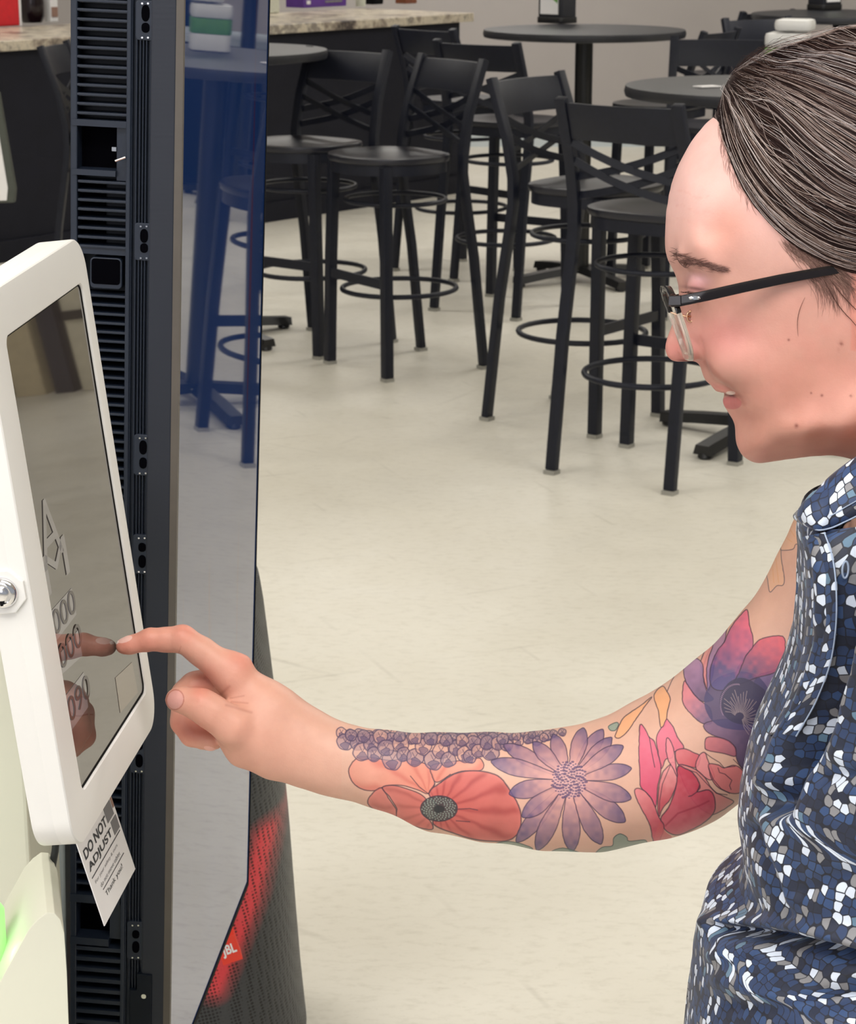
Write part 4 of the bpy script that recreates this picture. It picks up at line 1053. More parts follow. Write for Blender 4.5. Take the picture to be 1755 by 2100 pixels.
nl = g2(px, py, 432, 1537, 16, 6, .35); tint(fr, (232, 178, 166), .85 * (nl > .45)); tint(fr, (250, 238, 232), .9 * (g2(px, py, 441, 1544, 3, 5) > .5))
for a_, b_, w_ in (((452, 1424), (470, 1408), 3.4), ((464, 1446), (515, 1461), 3.0), ((472, 1432), (500, 1427), 1.8), ((474, 1439), (508, 1442), 1.8), ((420, 1392), (438, 1406), 4), ((366, 1340), (371, 1326), 1.2)):
    d_ = poly_sd(px[fr], py[fr], A_([a_, b_])); w = np.zeros(len(px)); w[fr] = np.exp(-(d_ / w_) ** 2); tint(fr, (160, 94, 82), .32 * w)  # crease shade painted along the thumb web and finger folds
# head tones, with overhead light and fold shade painted in
hm = ih & (fc > -.25)
tint(ih, (204, 156, 142), 1)
tint(ih, (228, 186, 180), .8 * np.clip((560 - py) / 140, 0, 1))  # forehead lightened: overhead light put into the colour
tint(ih, (184, 124, 106), .7 * g2(px, py, 1640, 800, 150, 130)); tint(ih, (196, 140, 122), .5 * g2(px, py, 1600, 900, 160, 50))  # lower cheek and jaw darkened: shade put into the colour
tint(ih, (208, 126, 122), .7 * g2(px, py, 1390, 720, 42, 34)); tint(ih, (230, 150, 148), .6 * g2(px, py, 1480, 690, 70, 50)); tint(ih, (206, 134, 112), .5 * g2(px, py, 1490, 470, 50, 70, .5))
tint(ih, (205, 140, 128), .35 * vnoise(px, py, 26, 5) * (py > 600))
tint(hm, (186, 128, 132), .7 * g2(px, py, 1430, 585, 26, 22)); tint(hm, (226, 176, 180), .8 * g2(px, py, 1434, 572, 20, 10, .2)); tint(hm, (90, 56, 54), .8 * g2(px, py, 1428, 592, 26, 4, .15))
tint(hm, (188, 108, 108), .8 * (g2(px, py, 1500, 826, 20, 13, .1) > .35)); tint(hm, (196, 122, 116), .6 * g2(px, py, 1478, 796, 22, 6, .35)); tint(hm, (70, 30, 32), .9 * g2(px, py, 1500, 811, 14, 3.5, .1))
tint(hm, (224, 208, 196), .9 * (g2(px, py, 1498, 806, 10, 4) > .4)); tint(hm, (110, 48, 50), .85 * g2(px, py, 1404, 740, 12, 3.2, .05))  # teeth, then the darkness of the nostril painted on
tint(hm, (160, 96, 84), .45 * np.exp(-(poly_sd(px, py, A_([(1446, 742), (1462, 764), (1500, 792), (1526, 828)])) / 5) ** 2) * (poly_sd(px, py, A_([(1440, 735), (1540, 735), (1540, 840), (1480, 800)])) > -8))  # shade of the smile fold painted along its groove
for q in ((1725, 705, 4), (1633, 873, 4.2), (1617, 697, 2.6), (1718, 718, 2), (1663, 806, 2.2), (1685, 811, 3), (1745, 812, 3)): tint(hm, (122, 66, 58), .85 * g2(px, py, *q))
tint(ih, (206, 130, 114), .6 * (px > 1744) * (py > 560) * (py < 720))
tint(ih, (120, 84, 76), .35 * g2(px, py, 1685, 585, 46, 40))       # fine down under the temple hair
for yy in (395, 425, 452): tint(hm, (214, 160, 152), .5 * np.exp(-((py - yy - (px - 1400) * .22 - 4 * np.sin(px / 9)) / 1.6) ** 2) * (px > 1385) * (px < 1455))  # forehead wrinkles painted as thin shaded lines

# ---- tattoos on the forearm and upper arm
TZ = {'A': (660, 1420, 2.507), 'B': (1200, 1200, 3.162), 'C': (1255, 900, 3.5)}
tm = (~ih) & (fc > -.12) & (px > 660) & (px < 1720) & (py > 1020) & (py < 1800) & (V1[:, 1] > 1.36)
TI = np.nonzero(tm)[0]; tx, ty = px[TI], py[TI]; TC = Cc[TI].copy()
wob = vnoise(tx, ty, 7, 11) - .5
def pts(fr_, l_): ox, oy, s = TZ[fr_]; return A_([(ox + a / s, oy + b / s) for a, b in l_])
INK = (62, 46, 62)
def blend(idx, col, w): TC[idx] = TC[idx] * (1 - w[:, None]) + col * w[:, None]
def shape(fr_, l_, fill, op=.85, line=1.5, ink=INK, smooth=True):
    pl = pts(fr_, l_)
    if smooth: pl = smooth_closed(pl, 4)
    lo, hi = pl.min(0) - 4, pl.max(0) + 4
    ix = np.nonzero((tx > lo[0]) & (tx < hi[0]) & (ty > lo[1]) & (ty < hi[1]))[0]
    if not len(ix): return
    x, y = tx[ix], ty[ix]; d = poly_sd(x + wob[ix] * 1.2, y, pl)
    if fill is not None:
        col, w = fill(x, y, d, pl) if callable(fill) else (np.tile(srgb(fill), (len(x), 1)), np.ones(len(x)))
        blend(ix, col, np.clip(d / 1.2 + .5, 0, 1) * op * w)
    if line: blend(ix, srgb(ink), np.clip(1.2 - np.abs(d) / line, 0, 1) * .9)
def line(fr_, l_, w=1.4, ink=INK, op=.85):
    pl = pts(fr_, l_); lo, hi = pl.min(0) - 5, pl.max(0) + 5
    ix = np.nonzero((tx > lo[0]) & (tx < hi[0]) & (ty > lo[1]) & (ty < hi[1]))[0]
    if not len(ix): return
    d = np.full(len(ix), 1e9)
    for a, b in zip(pl, pl[1:]): d = np.minimum(d, np.abs(poly_sd(tx[ix], ty[ix], A_([a, b]))))
    blend(ix, srgb(ink), np.clip(1.2 - d / w, 0, 1) * op)
def grad(p0, p1, c0, c1, fr_, nz=.25):
    (x0, y0), (x1, y1) = pts(fr_, [p0, p1])
    def fn(x, y, d, pl):
        t = ((x - x0) * (x1 - x0) + (y - y0) * (y1 - y0)) / ((x1 - x0) ** 2 + (y1 - y0) ** 2); t = np.clip(t + (vnoise(x, y, 9, 4) - .5) * nz, 0, 1)
        return srgb(c0) * (1 - t[:, None]) + srgb(c1) * t[:, None], np.ones(len(x))
    return fn
def petal_red(c, cin, cout, streak=(176, 56, 58), n=9.0):
    cx0, cy0 = pts('A', [c])[0] if isinstance(c, tuple) else c
    def fn(x, y, d, pl):
        an = np.arctan2(y - cy0, x - cx0); r = np.hypot(x - cx0, y - cy0)
        s = .5 + .5 * np.sin(an * n * 2 + 1.5 * vnoise(x, y, 22, 8)); t = np.clip(r / 120, 0, 1)
        c_ = srgb(cin) * (1 - t[:, None]) + srgb(cout) * t[:, None]; k_ = (s ** 3 * .7)[:, None]
        e = np.clip(1 - d / 9, 0, 1)[:, None] * .35
        return (c_ * (1 - k_) + srgb(streak) * k_) * (1 - e) + srgb((222, 128, 118)) * e, np.ones(len(x))
    return fn
# poppy
pr = petal_red((602, 597), (196, 84, 80), (204, 104, 98), (158, 46, 52))
pr2 = petal_red((545, 520), (216, 120, 98), (222, 150, 130), (196, 84, 72), 6)
shape('A', [(185,335),(140,390),(150,450),(200,495),(270,505),(330,480),(410,478),(490,500),(545,520),(580,470),(560,400),(550,375),(440,340),(350,350),(260,335)], pr2, .8)
shape('A', [(560,380),(575,450),(600,460),(650,430),(720,405),(800,405),(832,385),(815,340),(760,345),(640,360)], pr2, .8)
shape('A', [(235,570),(260,520),(305,490),(340,540),(380,600),(375,645),(300,625)], pr, .75)
shape('A', [(310,490),(360,478),(420,490),(500,520),(540,560),(520,620),(560,665),(565,705),(480,690),(385,660),(385,600),(350,540)], pr, .8)
shape('A', [(550,520),(600,470),(680,420),(760,403),(850,410),(920,440),(970,510),(1010,580),(1025,650),(1010,720),(960,760),(880,765),(780,755),(680,725),(590,690),(570,660),(600,600)], pr, .92, 1.9)
for l_ in ([(455,430),(500,485),(548,522)], [(580,470),(560,500),(548,520)], [(660,420),(610,465)], [(700,600),(760,597),(800,605)], [(690,660),(760,665)], [(570,665),(572,700)]): line('A', l_, 1.3)
th_ = [(602 + 95 * math.cos(a), 597 + 66 * math.sin(a)) for a in np.linspace(0, 2 * math.pi, 20)[:-1]]
shape('A', th_, (56, 60, 64), .93, 1.2)
for i in range(110):
    a = i * 2.4; r = math.sqrt((i + 6) / 116); sx_, sy_ = 602 + 88 * r * math.cos(a), 597 + 60 * r * math.sin(a)
    if r > .38: shape('A', [(sx_ + 4.6 * math.cos(b), sy_ + 4.0 * math.sin(b)) for b in np.linspace(0, 6.283, 7)[:-1]], (150, 160, 150), .75, 0, smooth=False)
shape('A', [(602 + 28 * math.cos(a), 600 + 20 * math.sin(a)) for a in np.linspace(0, 6.283, 12)[:-1]], (36, 40, 44), .8, 0)
# lace band
lace = [(120,255,34),(185,262,30),(208,305,38),(255,262,34),(268,318,30),(300,228,30),(362,348,42),(330,285,34),(405,262,34),(420,318,30),(478,335,36),(520,280,34),(575,350,40),(560,238,28),(612,300,34),(650,345,32),(690,285,32),(735,318,34),(780,262,32),(762,330,28),(805,300,28),(868,305,36),(850,258,30),(905,262,28),(948,270,26),(930,240,24),(1010,248,22),(1060,240,20),(1105,250,20),(1140,232,18),(1190,212,16),(1235,205,16),(480,232,28),(400,225,24),(640,245,26),(720,245,26),(215,225,26),(150,220,24),(1000,225,18),(1080,218,16)]
lace = [(100 + 46 * i, 207 + 10 * math.sin(i * .36) + 6 * (i % 2), 22) for i in range(24)] + [(150 + 52 * i, 236 + 8 * (i % 2), 25) for i in range(16)] + lace
for i, (a, b, r) in enumerate(lace):
    r = r * 1.22
    pl = [(a + r * math.cos(t) * (1 + .07 * math.cos(3 * t + i)), b + r * 1.0 * math.sin(t) * (1 + .05 * math.cos(4 * t + i))) for t in np.linspace(0, 6.283, 16)[:-1]]
    shape('A', pl, (150, 122, 132) if i % 3 else (196, 152, 142), .66, 1.7, (70, 56, 88))
    pl = [(a + r * .52 * math.cos(t) * (1 + .3 * math.cos(3 * t + i)), b + r * .45 + r * .45 * math.sin(t)) for t in np.linspace(0, 6.283, 12)[:-1]]
    shape('A', pl, (92, 76, 108), .7, .8, (74, 60, 92))
    line('A', [(a - r * .3, b - r * .6), (a, b), (a + r * .35, b - r * .55)], 1.0, (74, 60, 92))
# daisy
dc = A_([1272., 450.])
tips = [(870,355),(935,268),(1085,255),(1190,215),(1345,182),(1445,190),(1490,232),(1547,275),(1590,390),(1590,545),(1558,665),(1435,780),(1285,820),(1105,812),(1000,770),(1030,640),(962,520)]
wds = [44,40,38,38,40,40,36,42,40,46,48,46,46,44,42,44,46]
order = [1, 3, 5, 6, 8, 14, 16, 2, 4, 10, 12, 0, 7, 9, 11, 13, 15]
for k_ in order:
    tp = A_(tips[k_], ) * 1.0; d_ = tp - dc; Lp = np.linalg.norm(d_); u_ = d_ / Lp; nrm_ = A_([-u_[1], u_[0]]); w_ = wds[k_]
    pl = []
    for s, f_ in ((0.16, .28), (.35, .62), (.55, .92), (.72, 1.0), (.88, .72), (.97, .3)): pl.append(tuple(dc + u_ * Lp * s + nrm_ * w_ * f_))
    pl.append(tuple(tp))
    for s, f_ in ((.97, .3), (.88, .72), (.72, 1.0), (.55, .92), (.35, .62), (.16, .28)): pl.append(tuple(dc + u_ * Lp * s - nrm_ * w_ * f_))
    shape('A', pl, grad(tuple(dc + u_ * 60), tuple(tp), (214, 158, 150), (92, 78, 122), 'A', .3), .88, 1.4, (58, 44, 74))
shape('A', [(1272 + 86 * math.cos(t), 450 + 92 * math.sin(t)) for t in np.linspace(0, 6.283, 20)[:-1]], (206, 160, 160), .8, 0)
for i in range(120):
    a = i * 2.4; r = math.sqrt((i + .5) / 120); x_, y_ = 1272 + 90 * r * math.cos(a), 450 + 98 * r * math.sin(a); e_ = 6.0 + 2.5 * ((i * 7) % 3)
    shape('A', [(x_ + e_ * math.cos(b + i) , y_ + e_ * .7 * math.sin(b + i)) for b in np.linspace(0, 6.283, 6)[:-1]], (78, 58, 100), .85, 0, smooth=False)
# greens
for fr_, l_ in (('B', [(65,1745),(110,1700),(175,1690),(185,1640),(225,1612),(270,1635),(285,1660),(380,1652),(400,1670),(390,1695),(300,1705),(240,1715),(150,1745)]), ('A', [(880,790),(930,768),(1000,772),(1080,800),(1060,815),(960,812)]), ('A', [(1180,822),(1240,800),(1330,828),(1280,842)]), ('B', [(150,915),(200,890),(215,905),(195,940),(165,942)])):
    shape(fr_, l_, (112, 150, 138), .75, 1.3, (52, 78, 78))
# orange drips
og = (234, 168, 116)
shape('B', [(450,700),(500,655),(530,690),(550,740),(530,830),(522,900),(500,922),(485,910),(475,820),(450,750)], og, .75)
shape('B', [(430,725),(360,780),(300,820),(240,870),(200,955),(195,985),(225,990),(275,945),(330,865),(390,780)], og, .7)
line('B', [(530,690),(560,620),(575,595)], 1.3)
# purple flower
PUR, DK, PK = (112, 92, 142), (70, 62, 100), (214, 104, 122)
shape('B', [(935,215),(915,300),(900,370),(850,460),(830,560),(800,680),(780,640),(760,560),(790,450),(850,330),(900,250)], grad((900,260),(800,640), (176, 134, 164), PUR, 'B'), .85)
shape('B', [(790,400),(830,380),(800,470),(785,560),(790,670),(770,620),(755,540),(745,500)], (216, 140, 134), .8)
shape('B', [(645,620),(700,700),(760,760),(810,800),(820,890),(760,897),(700,850),(640,780),(630,700)], grad((650,700),(800,850), (212, 126, 140), (96, 76, 120), 'B'), .85)
shape('B', [(640,530),(700,475),(745,490),(765,530),(765,600),(790,690),(830,740),(760,755),(700,700),(650,620)], grad((690,510),(790,740), (168, 130, 168), DK, 'B'), .9)
shape('B', [(770,900),(900,870),(1100,880),(1160,1000),(1060,1200),(985,1140),(970,1050),(900,1000),(800,960)], grad((800,960),(1050,1000), (122, 92, 124), (66, 58, 96), 'B'), .92)
shape('B', [(785,990),(850,985),(930,1010),(975,1060),(972,1110),(900,1092),(790,1070),(775,1040)], grad((800,1000),(960,1100), (196, 104, 116), (150, 78, 104), 'B'), .85)
shape('B', [(1100,620),(1200,560),(1330,535),(1380,700),(1250,900),(1100,900)], grad((1280,560),(1100,800), PUR, DK, 'B'), .92)
shape('B', [(790,680),(860,600),(1000,560),(1130,600),(1220,750),(1180,900),(1040,940),(880,920),(800,850),(770,760)], (72, 64, 102), .93, 0)
shape('B', [(1090,395),(1150,345),(1280,332),(1295,420),(1270,520),(1220,570),(1110,600),(1000,640),(960,620),(1000,520)], grad((1230,350),(1060,600), (220, 96, 112), (82, 72, 112), 'B', .3), .93)
shape('B', [(1050,160),(1065,260),(1085,330),(1085,400),(1040,460),(980,600),(900,680),(820,660),(808,560),(830,480),(860,420),(900,370),(940,280),(1000,200)], grad((1050,220),(880,560), (226, 112, 136), (88, 78, 124), 'B', .3), .93)
shape('B', [(870,740),(920,640),(1010,600),(1110,640),(1190,720),(1190,860),(1080,905),(960,890),(890,830)], (58, 52, 78), .9, 0)
for i in range(26):
    a = -2.9 + i * .155; r0, r1 = 30, 95 + 35 * ((i * 5) % 4) / 3
    line('B', [(1000 + r0 * math.cos(a), 850 + r0 * math.sin(a) * .9), (1000 + r1 * .6 * math.cos(a + .1), 850 + r1 * .8 * math.sin(a + .1)), (1000 + r1 * math.cos(a), 850 + r1 * 1.35 * math.sin(a))], .8, (176, 156, 156), .6)
for i in range(26):
    a = 2.6 + i * .09; line('B', [(980 + 105 * math.cos(a), 770 + 130 * math.sin(a)), (984 + 105 * math.cos(a), 775 + 130 * math.sin(a))], 1.3, (160, 130, 156), .6)
# lily and rose
RD, MG, LP = (190, 62, 84), (208, 74, 110), (222, 132, 138)
shape('B', [(490,930),(460,990),(468,1060),(492,1190),(520,1130),(560,1120),(580,1080),(640,1055),(600,990),(570,920),(545,885),(525,870),(505,915)], grad((500,900),(560,1120), (222, 110, 140), (214, 96, 120), 'B'), .88)
shape('B', [(355,905),(350,1000),(347,1100),(355,1230),(360,1310),(420,1370),(455,1440),(470,1300),(492,1195),(470,1090),(445,1010),(415,985),(385,930)], grad((400,950),(380,1350), (222, 104, 134), (214, 74, 112), 'B'), .9)
line('B', [(415,985),(430,1080),(450,1180)], 1.3)
shape('B', [(585,1080),(640,1060),(700,1085),(745,1110),(722,1180),(650,1170),(600,1160)], grad((600,1080),(700,1180), (214, 110, 118), (202, 80, 96), 'B'), .88)
shape('B', [(735,1110),(775,1085),(800,1150),(835,1240),(800,1262),(740,1215),(715,1180)], LP, .8)
shape('B', [(600,1180),(680,1180),(760,1230),(830,1330),(900,1370),(960,1400),(935,1430),(850,1480),(800,1480),(700,1400)], (206, 118, 120), .75)
shape('B', [(800,1160),(860,1165),(900,1185),(960,1168),(1010,1190),(1038,1250),(1030,1320),(990,1350),(930,1345),(860,1310),(820,1260),(805,1200)], (212, 112, 116), .85)
for l_ in ([(860,1185),(870,1215),(905,1225),(950,1265),(935,1300),(945,1325)], [(800,1190),(830,1260),(880,1320),(935,1350)], [(920,1180),(970,1175)], [(960,1130),(1000,1170),(1030,1200)], [(780,1090),(820,1120),(870,1150),(900,1185)], [(640,1190),(720,1215),(790,1290),(850,1350),(920,1360)]): line('B', l_, 1.3)
shape('B', [(490,1510),(540,1440),(585,1320),(600,1180),(650,1190),(700,1220),(745,1300),(728,1340),(800,1328),(838,1380),(835,1470),(770,1540),(680,1590),(600,1620),(540,1605),(500,1560)], grad((640,1220),(640,1620), RD, (206, 96, 112), 'B', .5), .93, 1.7)
line('B', [(740,1300),(725,1340),(690,1365),(670,1370)], 1.5); line('B', [(520,1560),(600,1480),(740,1430),(800,1400)], 2.5, (158, 40, 66), .6)
shape('B', [(480,1500),(468,1420),(478,1300),(500,1220),(540,1170),(575,1150),(595,1230),(585,1310),(550,1390),(500,1450)], grad((500,1200),(540,1400), (226, 150, 150), (196, 76, 92), 'B'), .92)
line('B', [(555,1160),(500,1290),(482,1400),(480,1480)], 1.2)
shape('B', [(525,1000),(545,998),(572,1060),(585,1150),(595,1240),(570,1190),(540,1140),(525,1080)], (224, 134, 142), .85)
shape('B', [(320,1330),(350,1318),(400,1350),(440,1410),(480,1510),(510,1570),(470,1680),(440,1660),(420,1560),(370,1460),(330,1380)], grad((350,1330),(460,1600), (224, 132, 138), (196, 62, 88), 'B'), .9)
shape('B', [(450,1690),(480,1540),(520,1600),(560,1640)], (206, 92, 100), .8, 0)
# plain fragments near the shoulder
for l_ in ([(1345,510),(1362,600),(1363,760),(1320,755),(1300,790),(1240,800),(1205,790),(1195,720),(1250,620),(1300,545)], [(1190,740),(1210,790),(1215,860),(1235,1000),(1225,1050),(1180,1055),(1135,1100),(1120,1040),(1105,900),(1150,800)]):
    shape('C', l_, (232, 184, 150), .6, 1.3, (104, 92, 100))
for l_ in ([(1150,900),(1160,1030)], [(1175,860),(1195,1030)], [(1270,640),(1310,700)], [(1225,690),(1290,740)]): line('C', l_, 1.6, (222, 160, 110), .5)
Cc[TI] = TC
at = me1.color_attributes.new('skin_and_shade', 'FLOAT_COLOR', 'POINT')
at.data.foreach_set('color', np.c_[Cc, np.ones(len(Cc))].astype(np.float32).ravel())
k = NT('skin_with_tattoos'); a_ = k.n('ShaderNodeAttribute'); a_.attribute_name = 'skin_and_shade'
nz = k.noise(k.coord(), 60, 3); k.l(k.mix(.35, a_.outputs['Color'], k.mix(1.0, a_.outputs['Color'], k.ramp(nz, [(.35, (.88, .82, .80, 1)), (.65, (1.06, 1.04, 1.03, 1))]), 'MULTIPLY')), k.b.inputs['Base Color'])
k.b.inputs['Roughness'].default_value = .46; k.b.inputs['Specular IOR Level'].default_value = .4
k.b.inputs['Subsurface Weight'].default_value = .12; k.b.inputs['Subsurface Radius'].default_value = (1, .35, .2); k.b.inputs['Subsurface Scale'].default_value = .004
k.bump(k.noise(k.coord(), 620, 4, .7), .30, .0004)
pb_ = Pn(1950, 2000, 1.42)
person = empty('person', (pb_[0], pb_[1], 0), 0, 'person in glasses and navy dotted sleeveless shirt, tattooed arm out, pointing at the tablet', 'person')
PM_ = Matrix.Translation(person.location)
def plink(name, me, m, parent=person, smooth=180, world=True):
    if world: me.transform(PM_.inverted())
    return link(name, me, m, parent, smooth)
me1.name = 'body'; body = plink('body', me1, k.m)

# ---- hair
HPOLY = A_([hl(*q) for q in ((1466,238,60),(1484,286,128),(1501,329,158),(1518,372,180),(1541,412,196),(1575,452,208),(1606,486,214),(1641,514,218),(1700,545,220),(1755,562,222),(1800,560,222),(1850,590,222),(1880,660,216),(1900,760,200),(1950,850,120),(2100,900,60),(2200,400,60),(2100,0,60),(1700,-60,60),(1400,60,60),(1380,180,60))])
hsd = poly_sd(GA, GB, smooth_closed(HPOLY, 3)); HT = blur(np.clip(hsd * .42, -.005, .0125), 4)
BUN = HO + HA * ((2090 - 1560) / PXM) + HB * ((600 - 360) / PXM)
def hair_sdf(V):
    L_ = hloc(V); f_ = f_headq(V) - samp(HT, L_[:, 0], L_[:, 1])
    return smin(f_, ell(V, BUN, HX, A_([.034, .040, .040])), .02)
hv, hq_ = nets(hair_sdf, HC - .16, HC + A_([.17, .16, .16]), .0026)
hv = smooth_v(hv, hq_, 2)
lc_ = hloc(hv); keepv = (samp(HT, lc_[:, 0], lc_[:, 1]) > -.0035)
fm = keepv[hq_].all(1); hq_ = hq_[fm]; used = np.unique(hq_); rm = -np.ones(len(hv), int); rm[used] = np.arange(len(used)); hv = hv[used]; hq_ = rm[hq_]
def project(Pt, sdf, off, it=6):
    """slide points onto an implicit surface, then lift them by off along its normal"""
    Pt = Pt.copy(); e = .0006
    for q_ in range(it + 1):
        f0 = sdf(Pt); G = np.stack([sdf(Pt + e * v) - f0 for v in np.eye(3)], 1) / e; G /= np.linalg.norm(G, axis=1, keepdims=True) + 1e-9
        Pt = Pt + G * ((off - f0) * (1 if q_ >= it - 1 else .9))[:, None]
    return Pt
def hair_surface(x, y, off, side=1, sdf=None):
    """picture directions -> points on the hair surface (iterating for the parallax)"""
    h = np.full(len(x), 150.)
    r = np.stack([ (x - 877.5) / F, (-(y - 1050) / F) * SP_ + CP, (-(y - 1050) / F) * CP - SP_ ], 1); c0 = A_([0, 0, CAM_H]); b0 = (HO - c0) @ HN
    for _ in range(12):
        t = (b0 + h / PXM) / (r @ HN); d = c0 + r * t[:, None] - HO; a, b = d @ HA, d @ HB
        hh = np.sqrt(np.maximum(samp(HQ, a, b), 0)); h = .5 * h + .5 * hh * PXM
    return project(HO + a[:, None] * HA + b[:, None] * HB + (h / PXM + .001)[:, None] * HN, sdf or hair_sdf, off)
GD = [[(1492,186),(1478,212),(1474,248),(1486,300),(1508,355),(1540,412),(1590,468),(1650,512),(1720,548),(1800,565),(1900,520),(2000,420)],
 [(1498,180),(1492,225),(1506,285),(1536,350),(1580,410),(1640,460),(1710,500),(1800,520),(1900,480),(2000,410)],
 [(1504,176),(1512,222),(1540,285),(1585,350),(1650,410),(1730,455),(1810,475),(1900,450),(2000,400)],
 [(1508,172),(1535,212),(1575,270),(1635,330),(1710,385),(1790,420),(1880,420),(2000,390)],
 [(1512,168),(1555,200),(1615,245),(1685,300),(1770,350),(1870,380),(2000,380)],
 [(1512,164),(1570,184),(1640,215),(1720,260),(1800,300),(1900,340),(2000,370)],
 [(1510,160),(1570,162),(1650,176),(1740,205),(1840,250),(1930,300),(2000,360)],
 [(1508,157),(1565,140),(1650,138),(1740,155),(1840,195),(1930,260),(2000,350)],
 [(1508,154),(1560,122),(1640,104),(1730,105),(1840,140),(1930,220),(2000,340)],
 [(1512,148),(1560,114),(1630,86),(1720,66),(1840,80),(1940,160),(2010,330)]]
def resamp(g, n=26):
    g = A_(g, ).astype(float); s = np.r_[0, np.cumsum(np.linalg.norm(np.diff(g, axis=0), axis=1))]; t = np.linspace(0, s[-1], n)
    return np.stack([np.interp(t, s, g[:, 0]), np.interp(t, s, g[:, 1])], 1)
GR_ = A_([resamp(g) for g in GD])
SV, SQ, SC = [], [], []
def strands(P3, r, col):
    """P3: (n, m, 3) polylines, tapered three-sided strands"""
    n, m, _ = P3.shape; t = np.gradient(P3, axis=1); t /= np.linalg.norm(t, axis=2, keepdims=True) + 1e-9
    s = np.cross(t, HN[None, None]); s /= np.linalg.norm(s, axis=2, keepdims=True) + 1e-9; u = np.cross(s, t)
    tp = (np.sin(np.linspace(.12, math.pi - .12, m)) ** .5)[None, :, None] * r[:, None, None]
    ring = np.stack([P3 + tp * (math.cos(a) * s + math.sin(a) * u) for a in (0, 2.094, 4.189)], 2)      # n, m, 3, 3
    base = sum(len(x) for x in SV); SV.append(ring.reshape(-1, 3))
    ids = base + np.arange(n * m * 3).reshape(n, m, 3)
    for k_ in range(3): SQ.append(np.stack([ids[:, :-1, k_], ids[:, 1:, k_], ids[:, 1:, (k_ + 1) % 3], ids[:, :-1, (k_ + 1) % 3]], -1).reshape(-1, 4))
    SC.append(np.repeat(col, m * 3, 0))
def flow(n, amp, r, cols, cw, off=(0, .0012), t0=(0, .35), t1=(.55, 1), seed=1, krange=(0, 8.999)):
    R = np.random.RandomState(seed); k_ = R.uniform(*krange, n); i = k_.astype(int); f_ = (k_ - i)[:, None, None]
    base = GR_[i] * (1 - f_) + GR_[i + 1] * f_
    a = R.uniform(*t0, n) ** 1; b = R.uniform(*t1, n); m = 16; T = a[:, None] + (b - a)[:, None] * np.linspace(0, 1, m)[None]
    idx = T * 25; j = np.clip(idx.astype(int), 0, 24); w = (idx - j)[..., None]; ar = np.arange(n)[:, None]
    Q = base[ar, j] * (1 - w) + base[ar, j + 1] * w
    ph = R.uniform(0, 6.28, (n, 1)); am = R.randn(n, 1) * amp; Q[..., 1] += am * np.sin(T * 5 + ph); Q[..., 0] += am * .6 * np.cos(T * 6 + ph)
    o = R.uniform(*off, n)[:, None] * np.sin(np.linspace(.3, 2.6, m))[None]
    P3 = hair_surface(Q[..., 0].ravel(), Q[..., 1].ravel(), np.broadcast_to(o, (n, m)).ravel()).reshape(n, m, 3)
    c = A_([srgb(cols[q_]) for q_ in R.choice(len(cols), n, p=cw)]); strands(P3, R.uniform(r * .6, r * 1.3, n), c)
HCOL = [(33, 20, 18), (41, 26, 24), (52, 35, 32), (72, 55, 54), (25, 15, 15)]
flow(6500, 3.0, .00024, HCOL, [.3, .28, .16, .05, .21], seed=1)
flow(1100, 3.0, .00028, HCOL, [.3, .28, .16, .05, .21], seed=5, krange=(0, 1.2), t0=(0, .2))
flow(60, 5.0, .00010, [(70, 50, 44)], [1.0], off=(.002, .007), t0=(0, .03), t1=(.15, .4), seed=8, krange=(4, 8.99))
flow(300, 6.0, .00013, [(176, 158, 152), (205, 196, 196), (150, 128, 118)], [.4, .25, .35], off=(.0008, .0030), seed=2)
flow(60, 16.0, .00014, [(190, 172, 164), (214, 204, 202)], [.6, .4], off=(.002, .006), t0=(0, .1), t1=(.3, .8), seed=3)
def free_strands(starts, ends, bow, r, cols, h, seed, m=8, sdf=None):
    R = np.random.RandomState(seed); n = len(starts); T = np.linspace(0, 1, m)[None, :, None]
    S_, E_ = A_(starts, )[:, None].astype(float), A_(ends)[:, None].astype(float); d = E_ - S_; nr = np.stack([-d[..., 1], d[..., 0]], -1)
    Q = S_ + d * T + nr * bow * np.sin(T * math.pi) * R.uniform(.3, 1, (n, 1, 1))
    P3 = hair_surface(Q[..., 0].ravel(), Q[..., 1].ravel(), np.full(n * m, h), 1, sdf).reshape(n, m, 3)
    strands(P3, R.uniform(r * .6, r * 1.2, n), A_([srgb(cols[i]) for i in R.randint(0, len(cols), n)]))
R9 = np.random.RandomState(9)
# soft down where the hair meets the temple and cheek
a = R9.uniform(0, 1, 260); st = np.c_[1600 + 130 * a + R9.randn(260) * 4, 492 + 66 * a + R9.randn(260) * 3]; en = st + np.c_[R9.uniform(20, 46, 260), R9.uniform(14, 50, 260)]
free_strands(st, en, .12, .00010, [(112, 86, 78), (90, 66, 60), (150, 120, 108)], .0004, 10, 8, f_head)
a = R9.uniform(0, 1, 200); st = np.c_[1650 + 80 * a, 565 + R9.randn(200) * 8]; en = st + np.c_[R9.uniform(10, 50, 200), R9.uniform(20, 80, 200)]
free_strands(st, en, -.2, .00008, [(126, 96, 88), (110, 84, 76)], .0003, 11, 8, f_head)
# baby hair at the hairline
a = R9.uniform(0, 1, 150); st = np.c_[1478 + 60 * a ** 2, 236 + 170 * a]; en = st + np.c_[R9.uniform(-6, 30, 150), R9.uniform(14, 44, 150)]
free_strands(st, en, .15, .00009, [(150, 118, 108), (120, 92, 84)], .0004, 12, 8, f_head)
